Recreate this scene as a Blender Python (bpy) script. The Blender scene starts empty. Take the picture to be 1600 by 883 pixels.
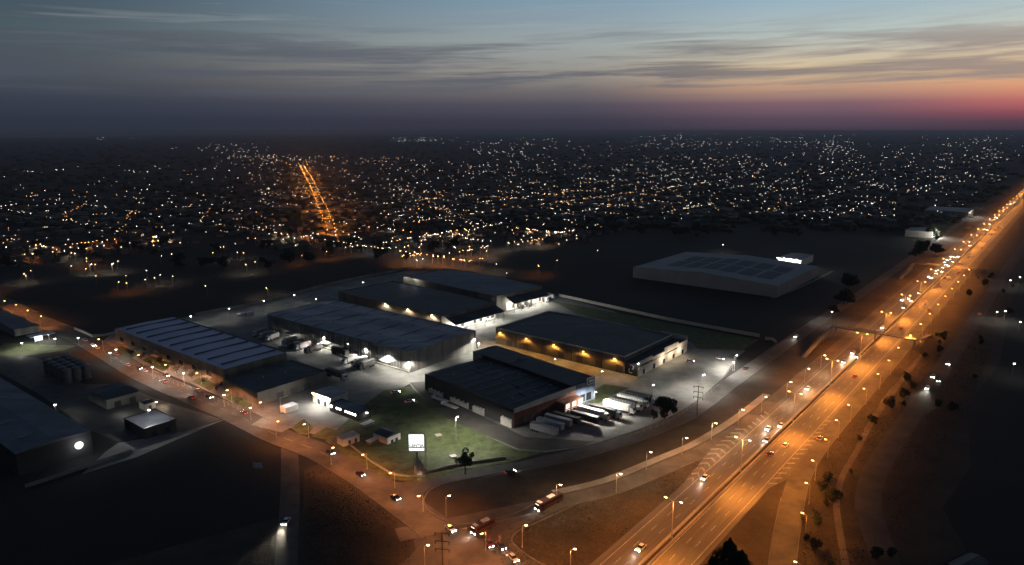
import bpy, bmesh, math, random
from mathutils import Vector, Matrix, geometry
random.seed(7)
R = math.radians
SC = bpy.context.scene
COL = SC.collection
# ------------------------------------------------------------------ camera
F, CX, CY, CAMH = 1123.0, 800.0, 441.5, 130.0
PITCH = math.atan((CY - 205.0) / F)
cam = bpy.data.cameras.new('camera'); camo = bpy.data.objects.new('camera', cam); COL.objects.link(camo)
cam.sensor_width = 36; cam.lens = F / 1600 * 36; cam.clip_start = 1; cam.clip_end = 200000
camo.location = (0, 0, CAMH); camo.rotation_euler = (R(90) - PITCH, 0, 0)
SC.camera = camo
SC.view_settings.view_transform = 'Standard'; SC.view_settings.look = 'None'
SC.view_settings.exposure = 0; SC.view_settings.gamma = 1; SC.view_settings.use_curve_mapping = False
SC.cycles.use_denoising = True
SC.cycles.max_bounces = 4; SC.cycles.diffuse_bounces = 2; SC.cycles.volume_bounces = 0
SC.cycles.sample_clamp_indirect = 3
SC.cycles.use_light_tree = True
SUN_AZ = 41.0
# ------------------------------------------------------------------ dusk sky
def s2l(c):
    return tuple((v / 255 / 12.92 if v / 255 <= .04045 else ((v / 255 + .055) / 1.055) ** 2.4) for v in c)
w = bpy.data.worlds.new('World'); SC.world = w; w.use_nodes = True
def build_world():
    nt = w.node_tree; nt.nodes.clear(); N = nt.nodes.new; Lk = nt.links.new
    def math_(op, a, b=None, c=None, clamp=False):
        n = N('ShaderNodeMath'); n.operation = op; n.use_clamp = clamp
        for i, v in enumerate((a, b, c)):
            if v is None: continue
            if isinstance(v, (int, float)): n.inputs[i].default_value = v
            else: Lk(v, n.inputs[i])
        return n.outputs[0]
    tc = N('ShaderNodeTexCoord'); sep = N('ShaderNodeSeparateXYZ'); Lk(tc.outputs['Generated'], sep.inputs[0])
    X, Y, Z = sep.outputs
    el = math_('MULTIPLY', math_('ARCSINE', Z), 180 / math.pi)                  # elevation in degrees
    az = math_('MULTIPLY', math_('ARCTAN2', X, Y), 180 / math.pi)               # azimuth in degrees, 0 = ahead
    ec = math_('DIVIDE', el, 90, clamp=True)
    e = math_('POWER', ec, .5)
    def ramp(stops):
        r = N('ShaderNodeValToRGB'); cr = r.color_ramp
        for i, (deg, c) in enumerate(stops):
            p = math.sqrt(max(deg, 0) / 90)
            el_ = cr.elements[i] if i < 2 else cr.elements.new(p)
            el_.position = p; el_.color = s2l(c) + (1,)
        Lk(e, r.inputs[0]); return r.outputs[0]
    top = [(16, (70, 90, 108)), (34, (44, 55, 74)), (90, (36, 46, 64))]
    left = ramp([(0, (42, 48, 62)), (.8, (46, 53, 68)), (2, (56, 62, 76)), (4, (74, 80, 88)), (6.5, (76, 90, 98)), (10, (60, 80, 97))] + top)
    mid = ramp([(0, (50, 50, 64)), (.8, (60, 59, 74)), (2, (82, 79, 92)), (3.0, (112, 106, 108)), (4.4, (152, 147, 140)), (6.5, (158, 166, 166)), (10, (126, 154, 174))] + top)
    m20 = ramp([(0, (60, 52, 66)), (.9, (90, 74, 90)), (2, (128, 98, 108)), (3.0, (190, 150, 126)), (4.4, (214, 190, 154)), (6.8, (182, 194, 190)), (10, (140, 172, 194))] + top)
    right = ramp([(0, (58, 50, 62)), (.6, (88, 62, 76)), (1.2, (146, 76, 88)), (2.0, (200, 112, 104)), (2.9, (226, 158, 122)), (4.0, (234, 192, 142)), (6.2, (204, 206, 190)), (10, (148, 186, 208))] + top)
    def mix(f, a, b, mode='MIX'):
        m = N('ShaderNodeMix'); m.data_type = 'RGBA'; m.blend_type = mode
        for i, v in ((0, f), (6, a), (7, b)):
            if isinstance(v, (int, float)): m.inputs[i].default_value = v
            elif isinstance(v, tuple): m.inputs[i].default_value = v
            else: Lk(v, m.inputs[i])
        return m.outputs[2]
    def mr(v, a, b, c=0, d=1, smooth=True):
        m = N('ShaderNodeMapRange'); m.interpolation_type = 'SMOOTHSTEP' if smooth else 'LINEAR'
        Lk(v, m.inputs[0])
        for i, q in enumerate((a, b, c, d)): m.inputs[i + 1].default_value = q
        return m.outputs[0]
    col = mix(mr(az, -36, 8), left, mid)
    col = mix(mr(az, 4, 22), col, m20)
    col = mix(mr(az, 23, 39), col, right)
    # thin stretched cloud streaks seen on the bright band
    comb = N('ShaderNodeCombineXYZ')
    Lk(math_('MULTIPLY', az, .034), comb.inputs[0])
    Lk(math_('ADD', math_('MULTIPLY', el, .62), math_('MULTIPLY', az, -.012)), comb.inputs[1])
    def noise(scale, detail, rough, off):
        mp = N('ShaderNodeMapping'); mp.inputs['Location'].default_value = off
        Lk(comb.outputs[0], mp.inputs[0])
        n = N('ShaderNodeTexNoise'); n.inputs['Scale'].default_value = scale; n.inputs['Detail'].default_value = detail
        n.inputs['Roughness'].default_value = rough; n.inputs['Distortion'].default_value = .6
        Lk(mp.outputs[0], n.inputs['Vector']); return n.outputs[0]
    n1 = noise(1.35, 6, .58, (3.1, 1.7, 0)); n2 = noise(3.4, 5, .6, (7.3, 4.1, 2))
    dens = math_('ADD', math_('MULTIPLY', n1, .72), math_('MULTIPLY', n2, .28))
    band = math_('MULTIPLY', mr(el, 2.2, 3.3), mr(el, 8.8, 5.2))
    cl = math_('MULTIPLY', mr(dens, .43, .60), band)
    ccol = mix(mr(az, 0, 36), (.105, .115, .145, 1), (.30, .24, .23, 1))
    ccol = mix(mr(az, -36, -8), (.075, .088, .115, 1), ccol)
    col = mix(math_('MULTIPLY', cl, .85), col, ccol)
    wisp = math_('MULTIPLY', mr(noise(2.1, 6, .62, (11, 9, 5)), .52, .72), mr(el, 4.5, 8))
    col = mix(math_('MULTIPLY', wisp, .22), col, (.42, .44, .45, 1))
    # away from the afterglow the sky behind the viewer is plain dusk blue
    back = mr(math_('ABSOLUTE', math_('SUBTRACT', az, 20)), 70, 130)
    col = mix(back, col, (.022, .032, .052, 1))
    sky = N('ShaderNodeTexSky'); sky.sky_type = 'NISHITA'; sky.sun_disc = False
    sky.sun_elevation = R(-5); sky.sun_rotation = R(SUN_AZ); sky.air_density = 1.0; sky.dust_density = 2
    b1 = N('ShaderNodeBackground'); b1.inputs[1].default_value = 1.0; Lk(col, b1.inputs[0])
    b2 = N('ShaderNodeBackground'); b2.inputs[1].default_value = .05; Lk(sky.outputs[0], b2.inputs[0])
    add = N('ShaderNodeAddShader'); Lk(b1.outputs[0], add.inputs[0]); Lk(b2.outputs[0], add.inputs[1])
    out = N('ShaderNodeOutputWorld'); Lk(add.outputs[0], out.inputs[0])
build_world()
# ------------------------------------------------------------------ placing helpers
def P(px, py, z=0.0):
    dx = (px - CX) / F; dz = -(py - CY) / F
    d = (dx, math.cos(PITCH) + dz * math.sin(PITCH), -math.sin(PITCH) + dz * math.cos(PITCH))
    t = (z - CAMH) / d[2]
    return Vector((d[0] * t, d[1] * t, z))
def azv(a): return Vector((math.sin(R(a)), math.cos(R(a)), 0))
RO = Vector((41, 198, 0)); RM = azv(38.3); RN = azv(128.3)       # the motorway's own axes
def M(s, t, z=0.0): return RO + RM * s + RN * t + Vector((0, 0, z))
def rot_az(a): return R(90 - a)
ORD = 'first second third fourth fifth sixth seventh eighth ninth tenth eleventh twelfth thirteenth fourteenth fifteenth sixteenth seventeenth eighteenth nineteenth twentieth twenty-first twenty-second twenty-third twenty-fourth twenty-fifth twenty-sixth twenty-seventh twenty-eighth twenty-ninth thirtieth thirty-first thirty-second thirty-third thirty-fourth thirty-fifth thirty-sixth thirty-seventh thirty-eighth thirty-ninth fortieth'.split()
# ------------------------------------------------------------------ materials
MT = {}
def mat(name, col, rough=.75, var=.25, scale=.15, metal=0.0, emit=None, est=1.0, panel=None, bump=0.0, col2=None, coat=0):
    m = bpy.data.materials.new(name); m.use_nodes = True; MT[name] = m
    nt = m.node_tree; b = nt.nodes['Principled BSDF']; N = nt.nodes.new; Lk = nt.links.new
    b.inputs['Roughness'].default_value = rough; b.inputs['Metallic'].default_value = metal
    b.inputs['Base Color'].default_value = (*col, 1)
    if emit:
        b.inputs['Emission Color'].default_value = (*emit, 1); b.inputs['Emission Strength'].default_value = est
    if coat: b.inputs['Coat Weight'].default_value = coat
    tc = N('ShaderNodeTexCoord')
    if var:
        c2 = col2 or tuple(c * (1 - var) for c in col)
        c1 = tuple(min(1, c * (1 + var * .6)) for c in col)
        n = N('ShaderNodeTexNoise'); n.inputs['Scale'].default_value = scale; n.inputs['Detail'].default_value = 7; n.inputs['Roughness'].default_value = .68
        Lk(tc.outputs['Object'], n.inputs['Vector'])
        if name == 'asphalt_motorway':              # wheel-worn bands run along the carriageway
            c_ = N('ShaderNodeCombineXYZ')
            for k_, (v_, q_) in enumerate((((math.cos(R(38.3)), -math.sin(R(38.3)), 0), 4.5), ((math.sin(R(38.3)), math.cos(R(38.3)), 0), .16))):
                dp = N('ShaderNodeVectorMath'); dp.operation = 'DOT_PRODUCT'; Lk(tc.outputs['Object'], dp.inputs[0]); dp.inputs[1].default_value = v_
                ml = N('ShaderNodeMath'); ml.operation = 'MULTIPLY'; ml.inputs[1].default_value = q_; Lk(dp.outputs['Value'], ml.inputs[0]); Lk(ml.outputs[0], c_.inputs[k_])
            Lk(c_.outputs[0], n.inputs['Vector'])
        mr = N('ShaderNodeMapRange'); mr.inputs[1].default_value = .34; mr.inputs[2].default_value = .66; Lk(n.outputs[0], mr.inputs[0])
        mx = N('ShaderNodeMix'); mx.data_type = 'RGBA'; mx.inputs[6].default_value = (*c1, 1); mx.inputs[7].default_value = (*c2, 1)
        Lk(mr.outputs[0], mx.inputs[0]); out = mx.outputs[2]
        if panel:                                   # cladding sheets, each a slightly different tone
            sp = N('ShaderNodeSeparateXYZ'); Lk(tc.outputs['Object'], sp.inputs[0])
            ad = N('ShaderNodeMath'); ad.operation = 'ADD'; Lk(sp.outputs[0], ad.inputs[0]); Lk(sp.outputs[1], ad.inputs[1])
            dv = N('ShaderNodeMath'); dv.operation = 'DIVIDE'; Lk(ad.outputs[0], dv.inputs[0]); dv.inputs[1].default_value = panel
            fl = N('ShaderNodeMath'); fl.operation = 'FLOOR'; Lk(dv.outputs[0], fl.inputs[0])
            wn = N('ShaderNodeTexWhiteNoise'); wn.noise_dimensions = '1D'; Lk(fl.outputs[0], wn.inputs['W'])
            m2 = N('ShaderNodeMapRange'); m2.inputs[3].default_value = .68; m2.inputs[4].default_value = 1.12; Lk(wn.outputs[0], m2.inputs[0])
            vm = N('ShaderNodeVectorMath'); vm.operation = 'SCALE'; Lk(out, vm.inputs[0]); Lk(m2.outputs[0], vm.inputs['Scale']); out = vm.outputs[0]
        Lk(out, b.inputs['Base Color'])
    if bump:
        n = N('ShaderNodeTexNoise'); n.inputs['Scale'].default_value = 1.5; n.inputs['Detail'].default_value = 5
        Lk(tc.outputs['Object'], n.inputs['Vector'])
        bp = N('ShaderNodeBump'); bp.inputs['Strength'].default_value = bump; bp.inputs['Distance'].default_value = .5
        Lk(n.outputs[0], bp.inputs['Height']); Lk(bp.outputs[0], b.inputs['Normal'])
    return m
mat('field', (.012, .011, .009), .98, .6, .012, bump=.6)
mat('verge', (.036, .026, .015), .95, .5, .09, bump=.7)
mat('tuft', (.06, .048, .026), .95, .6, .3)
mat('lawn', (.085, .105, .035), .95, .55, .22, bump=.5)
mat('asphalt', (.075, .07, .065), .72, .5, .16)
mat('asphalt_motorway', (.078, .073, .068), .62, .42, .16)
mat('asphalt_old', (.078, .07, .062), .85, .5, .10)
mat('track_dark', (.045, .042, .04), .85, .5, .1)
mat('dirt_road', (.10, .085, .068), .95, .4, .08, bump=.3)
mat('concrete', (.215, .21, .195), .85, .45, .07)
mat('concrete_pale', (.42, .40, .36), .8, .2, .3)
mat('paint_white', (.34, .32, .29), .6, .6, .8)
mat('paint_worn', (.20, .19, .175), .7, .5, .6)
mat('kerb', (.11, .105, .095), .8, .25, .4)
mat('roof_blue', (.50, .53, .66), .5, .16, .05, metal=.1)
mat('roof_gutter', (.045, .06, .12), .6, .2, .2)
mat('roof_grey', (.33, .34, .39), .55, .28, .045, metal=.1, panel=6)
mat('roof_slate', (.14, .15, .19), .6, .35, .08, panel=6)
mat('roof_dark', (.055, .06, .075), .62, .45, .09, panel=5)
mat('roof_pale', (.22, .225, .25), .6, .2, .04)
mat('water', (.02, .03, .04), .08, 0)
mat('solar', (.10, .11, .145), .75, .15, .3, metal=.2)
mat('wall_grey', (.26, .25, .225), .75, .15, .2, panel=2.4)
mat('wall_tan', (.15, .135, .115), .8, .2, .12, panel=5)
mat('wall_white', (.62, .58, .52), .7, .18, .2)
mat('wall_brick', (.20, .075, .05), .85, .35, .5)
mat('wall_blue', (.20, .25, .36), .65, .25, .2, panel=3)
mat('wall_dark', (.035, .033, .033), .8, .3, .2)
mat('door_dark', (.05, .048, .05), .6, .2, .5)
mat('glass', (.02, .025, .03), .12, 0)
mat('steel', (.30, .29, .28), .5, .2, 1.0, metal=.5)
mat('pole_metal', (.33, .31, .28), .6, .15, 1.0)
mat('wood', (.10, .07, .045), .85, .3, 1.0)
mat('rubber', (.015, .015, .015), .8, 0)
mat('trailer_white', (.74, .73, .70), .55, .14, .5)
mat('trailer_grey', (.42, .41, .40), .6, .2, .4)
mat('trailer_dark', (.075, .07, .07), .6, .2, .4)
for n_, c_ in (('white', (.72, .72, .7)), ('silver', (.38, .38, .40)), ('red', (.14, .015, .012)), ('black', (.02, .02, .022)), ('blue', (.03, .06, .16))):
    mat('car_' + n_, c_, .32, 0, coat=.6)
mat('bus_red', (.05, .011, .010), .35, .1, .5, coat=.4)
mat('leaf', (.055, .075, .03), .8, .5, .9)
mat('leaf_dark', (.03, .04, .02), .85, .5, .9)
mat('bark', (.09, .065, .045), .9, .3, 2)
mat('house_wall', (.15, .13, .11), .85, .35, .05)
mat('house_roof', (.07, .05, .04), .85, .35, .08)
mat('sil', (.20, .20, .21), .5, .25, .3, metal=.3)
OR = (1, .315, .04); RD = (1, .33, .085); WH = (1, .97, .86); WM = (1, .80, .55); CO = (.86, .93, 1)
def em(name, c, s): return mat(name, (.02, .02, .02), .5, 0, emit=c, est=s)
em('e_orange', (1, .48, .14), 26); em('e_white', WH, 34); em('e_warm', (1, .74, .42), 30); em('e_cool', CO, 30)
em('e_head', (1, .93, .78), 70); em('e_tail', (1, .05, .02), 2.5); em('e_panel', (1, 1, .98), 1.7); em('e_tube', (1, .97, .9), 16)
em('e_amber', (1, .55, .12), 16); em('e_window', (1, .78, .5), 2.2)
em('c_orange', (1, .38, .08), 24); em('c_white', (1, .88, .72), 15); em('c_warm', (1, .56, .27), 17); em('c_cool', (.84, .91, 1), 14)
for n_, c_, s_ in (('orange', (1, .38, .08), 10), ("white", (1, .88, .72), 10), ("warm", (1, .56, .28), 9), ("cool", (.84, .9, 1), 9)): em('d_' + n_, c_, s_)
# ------------------------------------------------------------------ mesh helpers
class MB:
    def __init__(s): s.v = []; s.f = []; s.m = []; s.mi = 0
    def add(s, vs, fs):
        o = len(s.v); s.v += [tuple(q) for q in vs]; s.f += [tuple(i + o for i in f) for f in fs]; s.m += [s.mi] * len(fs); return s
    def box(s, c, d, rz=0.0, top=None):
        x, y, z = (q / 2 for q in d); tx, ty = (x, y) if top is None else (top[0] / 2, top[1] / 2)
        vs = [(-x, -y, -z), (x, -y, -z), (x, y, -z), (-x, y, -z), (-tx, -ty, z), (tx, -ty, z), (tx, ty, z), (-tx, ty, z)]
        ca, sa = math.cos(rz), math.sin(rz)
        vs = [(c[0] + a * ca - b * sa, c[1] + a * sa + b * ca, c[2] + q) for a, b, q in vs]
        return s.add(vs, [(3, 2, 1, 0), (4, 5, 6, 7), (0, 1, 5, 4), (1, 2, 6, 5), (2, 3, 7, 6), (3, 0, 4, 7)])
    def b(s, x0, x1, y0, y1, z0, z1): return s.box(((x0 + x1) / 2, (y0 + y1) / 2, (z0 + z1) / 2), (x1 - x0, y1 - y0, z1 - z0))
    def tube(s, p0, p1, r0, r1=None, n=8):
        p0, p1 = Vector(p0), Vector(p1); r1 = r0 if r1 is None else r1
        d = (p1 - p0).normalized(); a = d.orthogonal().normalized(); bb = d.cross(a)
        vs = []
        for p, r in ((p0, r0), (p1, r1)):
            for i in range(n):
                t = 2 * math.pi * i / n; vs.append(p + (a * math.cos(t) + bb * math.sin(t)) * r)
        fs = [(i, (i + 1) % n, n + (i + 1) % n, n + i) for i in range(n)] + [tuple(range(n - 1, -1, -1)), tuple(range(n, 2 * n))]
        return s.add(vs, fs)
    def prof(s, pts, y0, y1, axis='y'):
        n = len(pts)
        f = (lambda a, z, q: (a, q, z)) if axis == 'y' else (lambda a, z, q: (q, a, z))
        vs = [f(a, z, y0) for a, z in pts] + [f(a, z, y1) for a, z in pts]
        fs = [(i, (i + 1) % n, n + (i + 1) % n, n + i) for i in range(n)] + [tuple(range(n - 1, -1, -1)), tuple(range(n, 2 * n))]
        return s.add(vs, fs)
    def octa(s, c, r, rz=None):
        rz = rz or r; x, y, z = c
        return s.add([(x + r, y, z), (x, y + r, z), (x - r, y, z), (x, y - r, z), (x, y, z + rz), (x, y, z - rz)],
                     [(0, 1, 4), (1, 2, 4), (2, 3, 4), (3, 0, 4), (1, 0, 5), (2, 1, 5), (3, 2, 5), (0, 3, 5)])
    def mesh(s, name, mats):
        me = bpy.data.meshes.new(name); me.from_pydata(s.v, [], s.f)
        for k in (mats if isinstance(mats, (list, tuple)) else [mats]): me.materials.append(MT[k])
        me.polygons.foreach_set('material_index', s.m)
        bm = bmesh.new(); bm.from_mesh(me); bmesh.ops.recalc_face_normals(bm, faces=bm.faces); bm.to_mesh(me); bm.free()
        me.update(); return me
    def build(s, name, mats, parent=None, loc=None, rz=0):
        o = bpy.data.objects.new(name, s.mesh(name, mats)); COL.objects.link(o)
        if parent: o.parent = parent
        if loc is not None: o.location = loc
        if rz: o.rotation_euler.z = rz
        return o
def tag(o, label, cat, group=None, kind=None):
    if label: o['label'] = label
    if cat: o['category'] = cat
    if group: o['group'] = group
    if kind: o['kind'] = kind
    return o
def thing(name, label, cat, loc=(0, 0, 0), rz=0.0, group=None):
    o = bpy.data.objects.new(name, None); o.empty_display_size = .5; COL.objects.link(o)
    o.location = loc; o.rotation_euler = (0, 0, rz); return tag(o, label, cat, group)
def dup(o, parent=None, loc=None, rz=None, label=None, group=None, scale=None):
    c = o.copy(); COL.objects.link(c); c.parent = parent
    for ch in o.children: dup(ch, c)
    if loc is not None: c.location = loc
    if rz is not None: c.rotation_euler = (0, 0, rz)
    if label: c['label'] = label
    if group: c['group'] = group
    if scale is not None: c.scale = (scale,) * 3
    return c
PW = 2.6
BW_SIGN = -1
def luminaire(l, sign=BW_SIGN):
    # road-lantern optics: intensity rises towards the sides (like a batwing photometric curve), none above the horizontal
    l.use_nodes = True; nt = l.node_tree; N = nt.nodes.new; Lk = nt.links.new
    e = next(n for n in nt.nodes if n.type == 'EMISSION')
    tc = N('ShaderNodeTexCoord'); sp = N('ShaderNodeSeparateXYZ'); Lk(tc.outputs['Normal'], sp.inputs[0])
    def m(op, a, b):
        n = N('ShaderNodeMath'); n.operation = op
        for i, v in enumerate((a, b)):
            if isinstance(v, (int, float)): n.inputs[i].default_value = v
            else: Lk(v, n.inputs[i])
        return n.outputs[0]
    c = m('MULTIPLY', sp.outputs[2], sign)
    cc = m('MAXIMUM', c, .55); g_ = m('DIVIDE', 1, m('POWER', cc, 3))
    mr = N('ShaderNodeMapRange'); mr.inputs[1].default_value = .14; mr.inputs[2].default_value = .46; Lk(c, mr.inputs[0])
    Lk(m('MULTIPLY', g_, mr.outputs[0]), e.inputs['Strength'])
def lamp_light(name, parent, loc, col, power, radius=.25, kind='POINT', angle=None, rot=None):
    l = bpy.data.lights.new(name, kind); l.color = col; l.energy = power * (.9 if name == 'lamp_light' else PW)
    if name == 'lamp_light': luminaire(l)
    if kind in ('POINT', 'SPOT'): l.shadow_soft_size = radius
    if kind == 'SPOT': l.spot_size = R(angle or 150); l.spot_blend = .7
    o = bpy.data.objects.new(name, l); COL.objects.link(o); o.parent = parent; o.location = loc
    if rot: o.rotation_euler = rot
    return o
def structure(o): o['kind'] = 'structure'; return o
def poly(name, pts, z, m, parent=None, skirt=0):
    vs = [Vector((p[0], p[1], z)) for p in pts]
    tris = geometry.tessellate_polygon([vs])
    b = MB(); b.add(vs, [tuple(t) for t in tris])
    o = b.build(name, m, parent)
    me = o.data
    if me.polygons and me.polygons[0].normal.z < 0: me.flip_normals()
    return o
def catmull(pts, step=5.0):
    pts = [Vector((p[0], p[1], 0)) for p in pts]; q = [pts[0] * 2 - pts[1]] + pts + [pts[-1] * 2 - pts[-2]]; out = []
    for i in range(1, len(q) - 2):
        n = max(1, int((q[i + 1] - q[i]).length / step))
        for k in range(n):
            t = k / n; a, b, c, d = q[i - 1], q[i], q[i + 1], q[i + 2]; L_ = (c - b).length
            m0, m1 = (c - a) * .5, (d - b) * .5
            m0 *= min(1, L_ / max(m0.length, 1e-6)); m1 *= min(1, L_ / max(m1.length, 1e-6))
            out.append(b * (2 * t ** 3 - 3 * t * t + 1) + m0 * (t ** 3 - 2 * t * t + t) + c * (3 * t * t - 2 * t ** 3) + m1 * (t ** 3 - t * t))
    out.append(pts[-1]); return out
def strip_mb(b, line, a0, a1, z, z0=None, dash=None):
    """sheet between lateral offsets a0..a1 of a polyline; with z0 a raised kerb"""
    n = len(line); L_, R_ = [], []
    for i, p in enumerate(line):
        d = (line[min(i + 1, n - 1)] - line[max(i - 1, 0)]).normalized(); s = Vector((d.y, -d.x, 0))
        L_.append(p + s * a0); R_.append(p + s * a1)
    if z0 is None:
        b.add([(p.x, p.y, z) for p in L_] + [(p.x, p.y, z) for p in R_], [(i, n + i, n + i + 1, i + 1) for i in range(n - 1)])
    else:
        vs = []
        for q, zz in ((L_, z0), (L_, z), (R_, z), (R_, z0)): vs += [(p.x, p.y, zz) for p in q]
        b.add(vs, [(k * n + i, (k + 1) * n + i, (k + 1) * n + i + 1, k * n + i + 1) for k in range(3) for i in range(n - 1)])
    return b
def up(o):
    me = o.data
    if me.polygons and sum(p.normal.z for p in me.polygons) < 0: me.flip_normals()
    return o
def road(name, line, a0, a1, z, m):
    return structure(up(strip_mb(MB(), line, a0, a1, z).build(name, m)))
# ------------------------------------------------------------------ ground
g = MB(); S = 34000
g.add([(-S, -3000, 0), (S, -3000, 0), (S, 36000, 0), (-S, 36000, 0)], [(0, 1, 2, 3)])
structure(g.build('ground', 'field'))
# verge: dry grass beside the motorway and round the junction
b = MB(); ln = [M(s, 0) for s in range(-140, 3300, 40)]
vo = poly('grass_verge', [M(-160, -150), M(-20, -100), M(10, -78), M(60, -50), M(120, -38), M(3200, -38), M(3200, 60), M(900, 62), M(500, 58), M(300, 66), M(210, 60), M(140, 70), M(95, 66), M(50, 84), M(10, 92), M(-60, 120), M(-160, 130)], .02, 'verge'); structure(vo)
structure(poly('distant_river', [P(-60, 214.6), P(60, 214.2), P(170, 212.6), P(255, 210.8), P(170, 211.4), P(60, 212.4), P(-60, 212.6)], 1.0, 'water'))
structure(poly('grass_corner', [P(*q) for q in ((475, 735), (520, 715), (560, 760), (640, 830), (700, 900), (470, 900))], .025, 'verge'))
# ------------------------------------------------------------------ motorway
MWL = [M(s, 0) for s in list(range(-140, 700, 20)) + list(range(700, 3300, 60))]
mw = structure(up(strip_mb(MB(), MWL, -13.2, 13.2, .10).build('motorway', 'asphalt_motorway')))
b = MB()
def mquad(b, s0, s1, t0, t1, z=.125, sh=0.0):
    b.add([M(s0, t0, z), M(s1, t0 + sh, z), M(s1, t1 + sh, z), M(s0, t1, z)], [(0, 1, 2, 3)])
for t in (-10.6, -1.75, 1.75, 11.3):
    for s in range(-140, 1400, 20): mquad(b, s, s + 20, t - .12, t + .12)
for t in (-7.6, -4.7, 4.9, 8.1):
    for s in range(-138, 900, 12): mquad(b, s, s + 4.2, t - .1, t + .1)
up(b.build('lane_markings', 'paint_white', mw))
for sd, tt in ((-1, 'left'), (1, 'right')):
    b = MB()
    t = sd * .95
    b.add([M(s, t + dx, z) for s in (-140, 3200) for dx, z in ((-.3, .08), (-.12, .8), (.12, .8), (.3, .08))], [(0, 1, 5, 4), (1, 2, 6, 5), (2, 3, 7, 6), (0, 3, 2, 1), (4, 5, 6, 7)])
    for s in range(-138, 1000, 6): b.add([M(s, t - .31, .1), M(s + .12, t - .31, .1), M(s + .12, t + .31, .1), M(s, t + .31, .1), M(s, t - .14, .83), M(s + .12, t - .14, .83), M(s + .12, t + .14, .83), M(s, t + .14, .83)], [(4, 5, 6, 7), (0, 1, 5, 4), (2, 3, 7, 6)])
    tag(b.build('median_barrier', 'concrete_pale'), 'long pale concrete barrier on the %s side of the motorway median' % tt, 'barrier')
structure(up(strip_mb(MB(), MWL, -.62, .62, .115).build('median_strip', 'verge')))
# right-hand ramp, joins further on
rampR = catmull([M(-60, 62), M(-20, 50), M(8, 38.5), M(25, 33), M(46, 27.7), M(79, 20.5), M(103, 17.5), M(135, 16.5), M(200, 16.4), M(320, 16.4)])
road('exit_ramp', rampR, -3.6, 4.0, .07, 'asphalt_old')
structure(up(strip_mb(MB(), [M(s, 0) for s in range(322, 3300, 60)], 13.25, 19.5, .07).build('hard_shoulder', 'asphalt_old')))
rampL = catmull([M(-36, -72), M(-12, -58), M(16, -42.1), M(37, -32), M(67, -24.3), M(90, -19), M(130, -15.6), M(200, -15.2), M(700, -15.2), M(1200, -15.2)])
road('entry_ramp', rampL, -3.8, 4.2, .06, 'asphalt_old')
cyc = [p for p in rampL if 12 < (p - RO).dot(RM) < 170]
road('side_lane', cyc, -8.2, -4.6, .05, 'concrete')
b = MB(); strip_mb(b, cyc, -4.5, -4.2, .16, .04); strip_mb(b, rampL[:60], 4.25, 4.5, .16, .04); structure(b.build('kerb', 'kerb'))
b = MB(); strip_mb(b, rampR[:26], -3.9, -3.65, .16, .04); strip_mb(b, rampR, 4.05, 4.3, .16, .04); structure(b.build('kerb', 'kerb'))
b = MB()
for k in range(17):                                   # chevrons in the left gore
    s = 58 + k * 5.2; tl = -13.2 - max(0, (112 - s)) * .055; wd = 1.3 + min(k, 6) * .3
    b.add([M(s, -11.1, .13), M(s + 1.5, -11.1, .13), M(s + 4, -11.1 - wd, .13), M(s + 2.5, -11.1 - wd, .13)], [(0, 1, 2, 3)])
    if s < 118: b.add([M(s + 2.5, -11.1 - wd, .13), M(s + 4, -11.1 - wd, .13), M(s + 1.5, -11.1 - 2 * wd, .13), M(s, -11.1 - 2 * wd, .13)], [(0, 1, 2, 3)])
for k in range(15):
    s = 74 + k * 5.4; wd = 2.6 if k < 12 else 1.6
    b.add([M(s, 11.8, .13), M(s + 1.5, 11.8, .13), M(s + 3.5, 11.8 + wd, .13), M(s + 2, 11.8 + wd, .13)], [(0, 1, 2, 3)])
up(b.build('gore_chevrons', 'paint_worn', mw))
structure(up(MB().add([M(50, -13, .085), M(130, -13, .085), M(112, -16.2, .085), M(85, -17.0, .085)], [(0, 1, 2, 3)]).build('gore_area', 'asphalt')))
structure(up(MB().add([M(70, 13, .09), M(165, 13, .09), M(165, 14.5, .09), M(100, 15.5, .09), M(84, 16.5, .09)], [(0, 1, 2, 3, 4)]).build('gore_area', 'asphalt')))
# ------------------------------------------------------------------ local roads
loc_st = catmull([P(610, 768), P(650, 758), M(4, -86.8), M(25, -72.1), M(46, -61), M(71, -51.5), M(102, -43.5), M(125, -41), M(172, -42), M(300, -42.5), M(430, -41), M(700, -41), M(1300, -44)])
road('local_street', loc_st, -4.2, 4.2, .055, 'asphalt_old')
b = MB(); strip_mb(b, loc_st[4:70], -4.5, -4.22, .17, .03); strip_mb(b, loc_st[12:70], 4.22, 4.5, .17, .03); structure(b.build('kerb', 'kerb'))
ave = catmull([P(-260, 385), P(-120, 428), P(0, 470), P(60, 500), P(120, 525), P(165, 550), P(220, 583), P(300, 619), P(370, 649), P(430, 679), P(500, 706), P(560, 739), P(610, 773), P(655, 806), P(705, 845), P(760, 900), P(810, 960)])
road('avenue', ave, -6.5, 6.5, .045, 'asphalt_old')
b = MB(); strip_mb(b, ave[60:-30], -6.8, -6.52, .17, .03); strip_mb(b, ave[40:-8], 6.52, 6.8, .17, .03); structure(b.build('kerb', 'kerb'))
b = MB()
for i in range(4, len(ave) - 22, 2): strip_mb(b, ave[i:i + 2], -.08, .08, .07)
o = up(b.build('avenue_markings', 'paint_white', bpy.data.objects['avenue']))
south = catmull([P(452, 690), P(453, 730), P(453, 780), P(450, 830), P(446, 890), P(440, 960)])
road('south_road', south, -3.4, 3.4, .05, 'asphalt_old')
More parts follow.
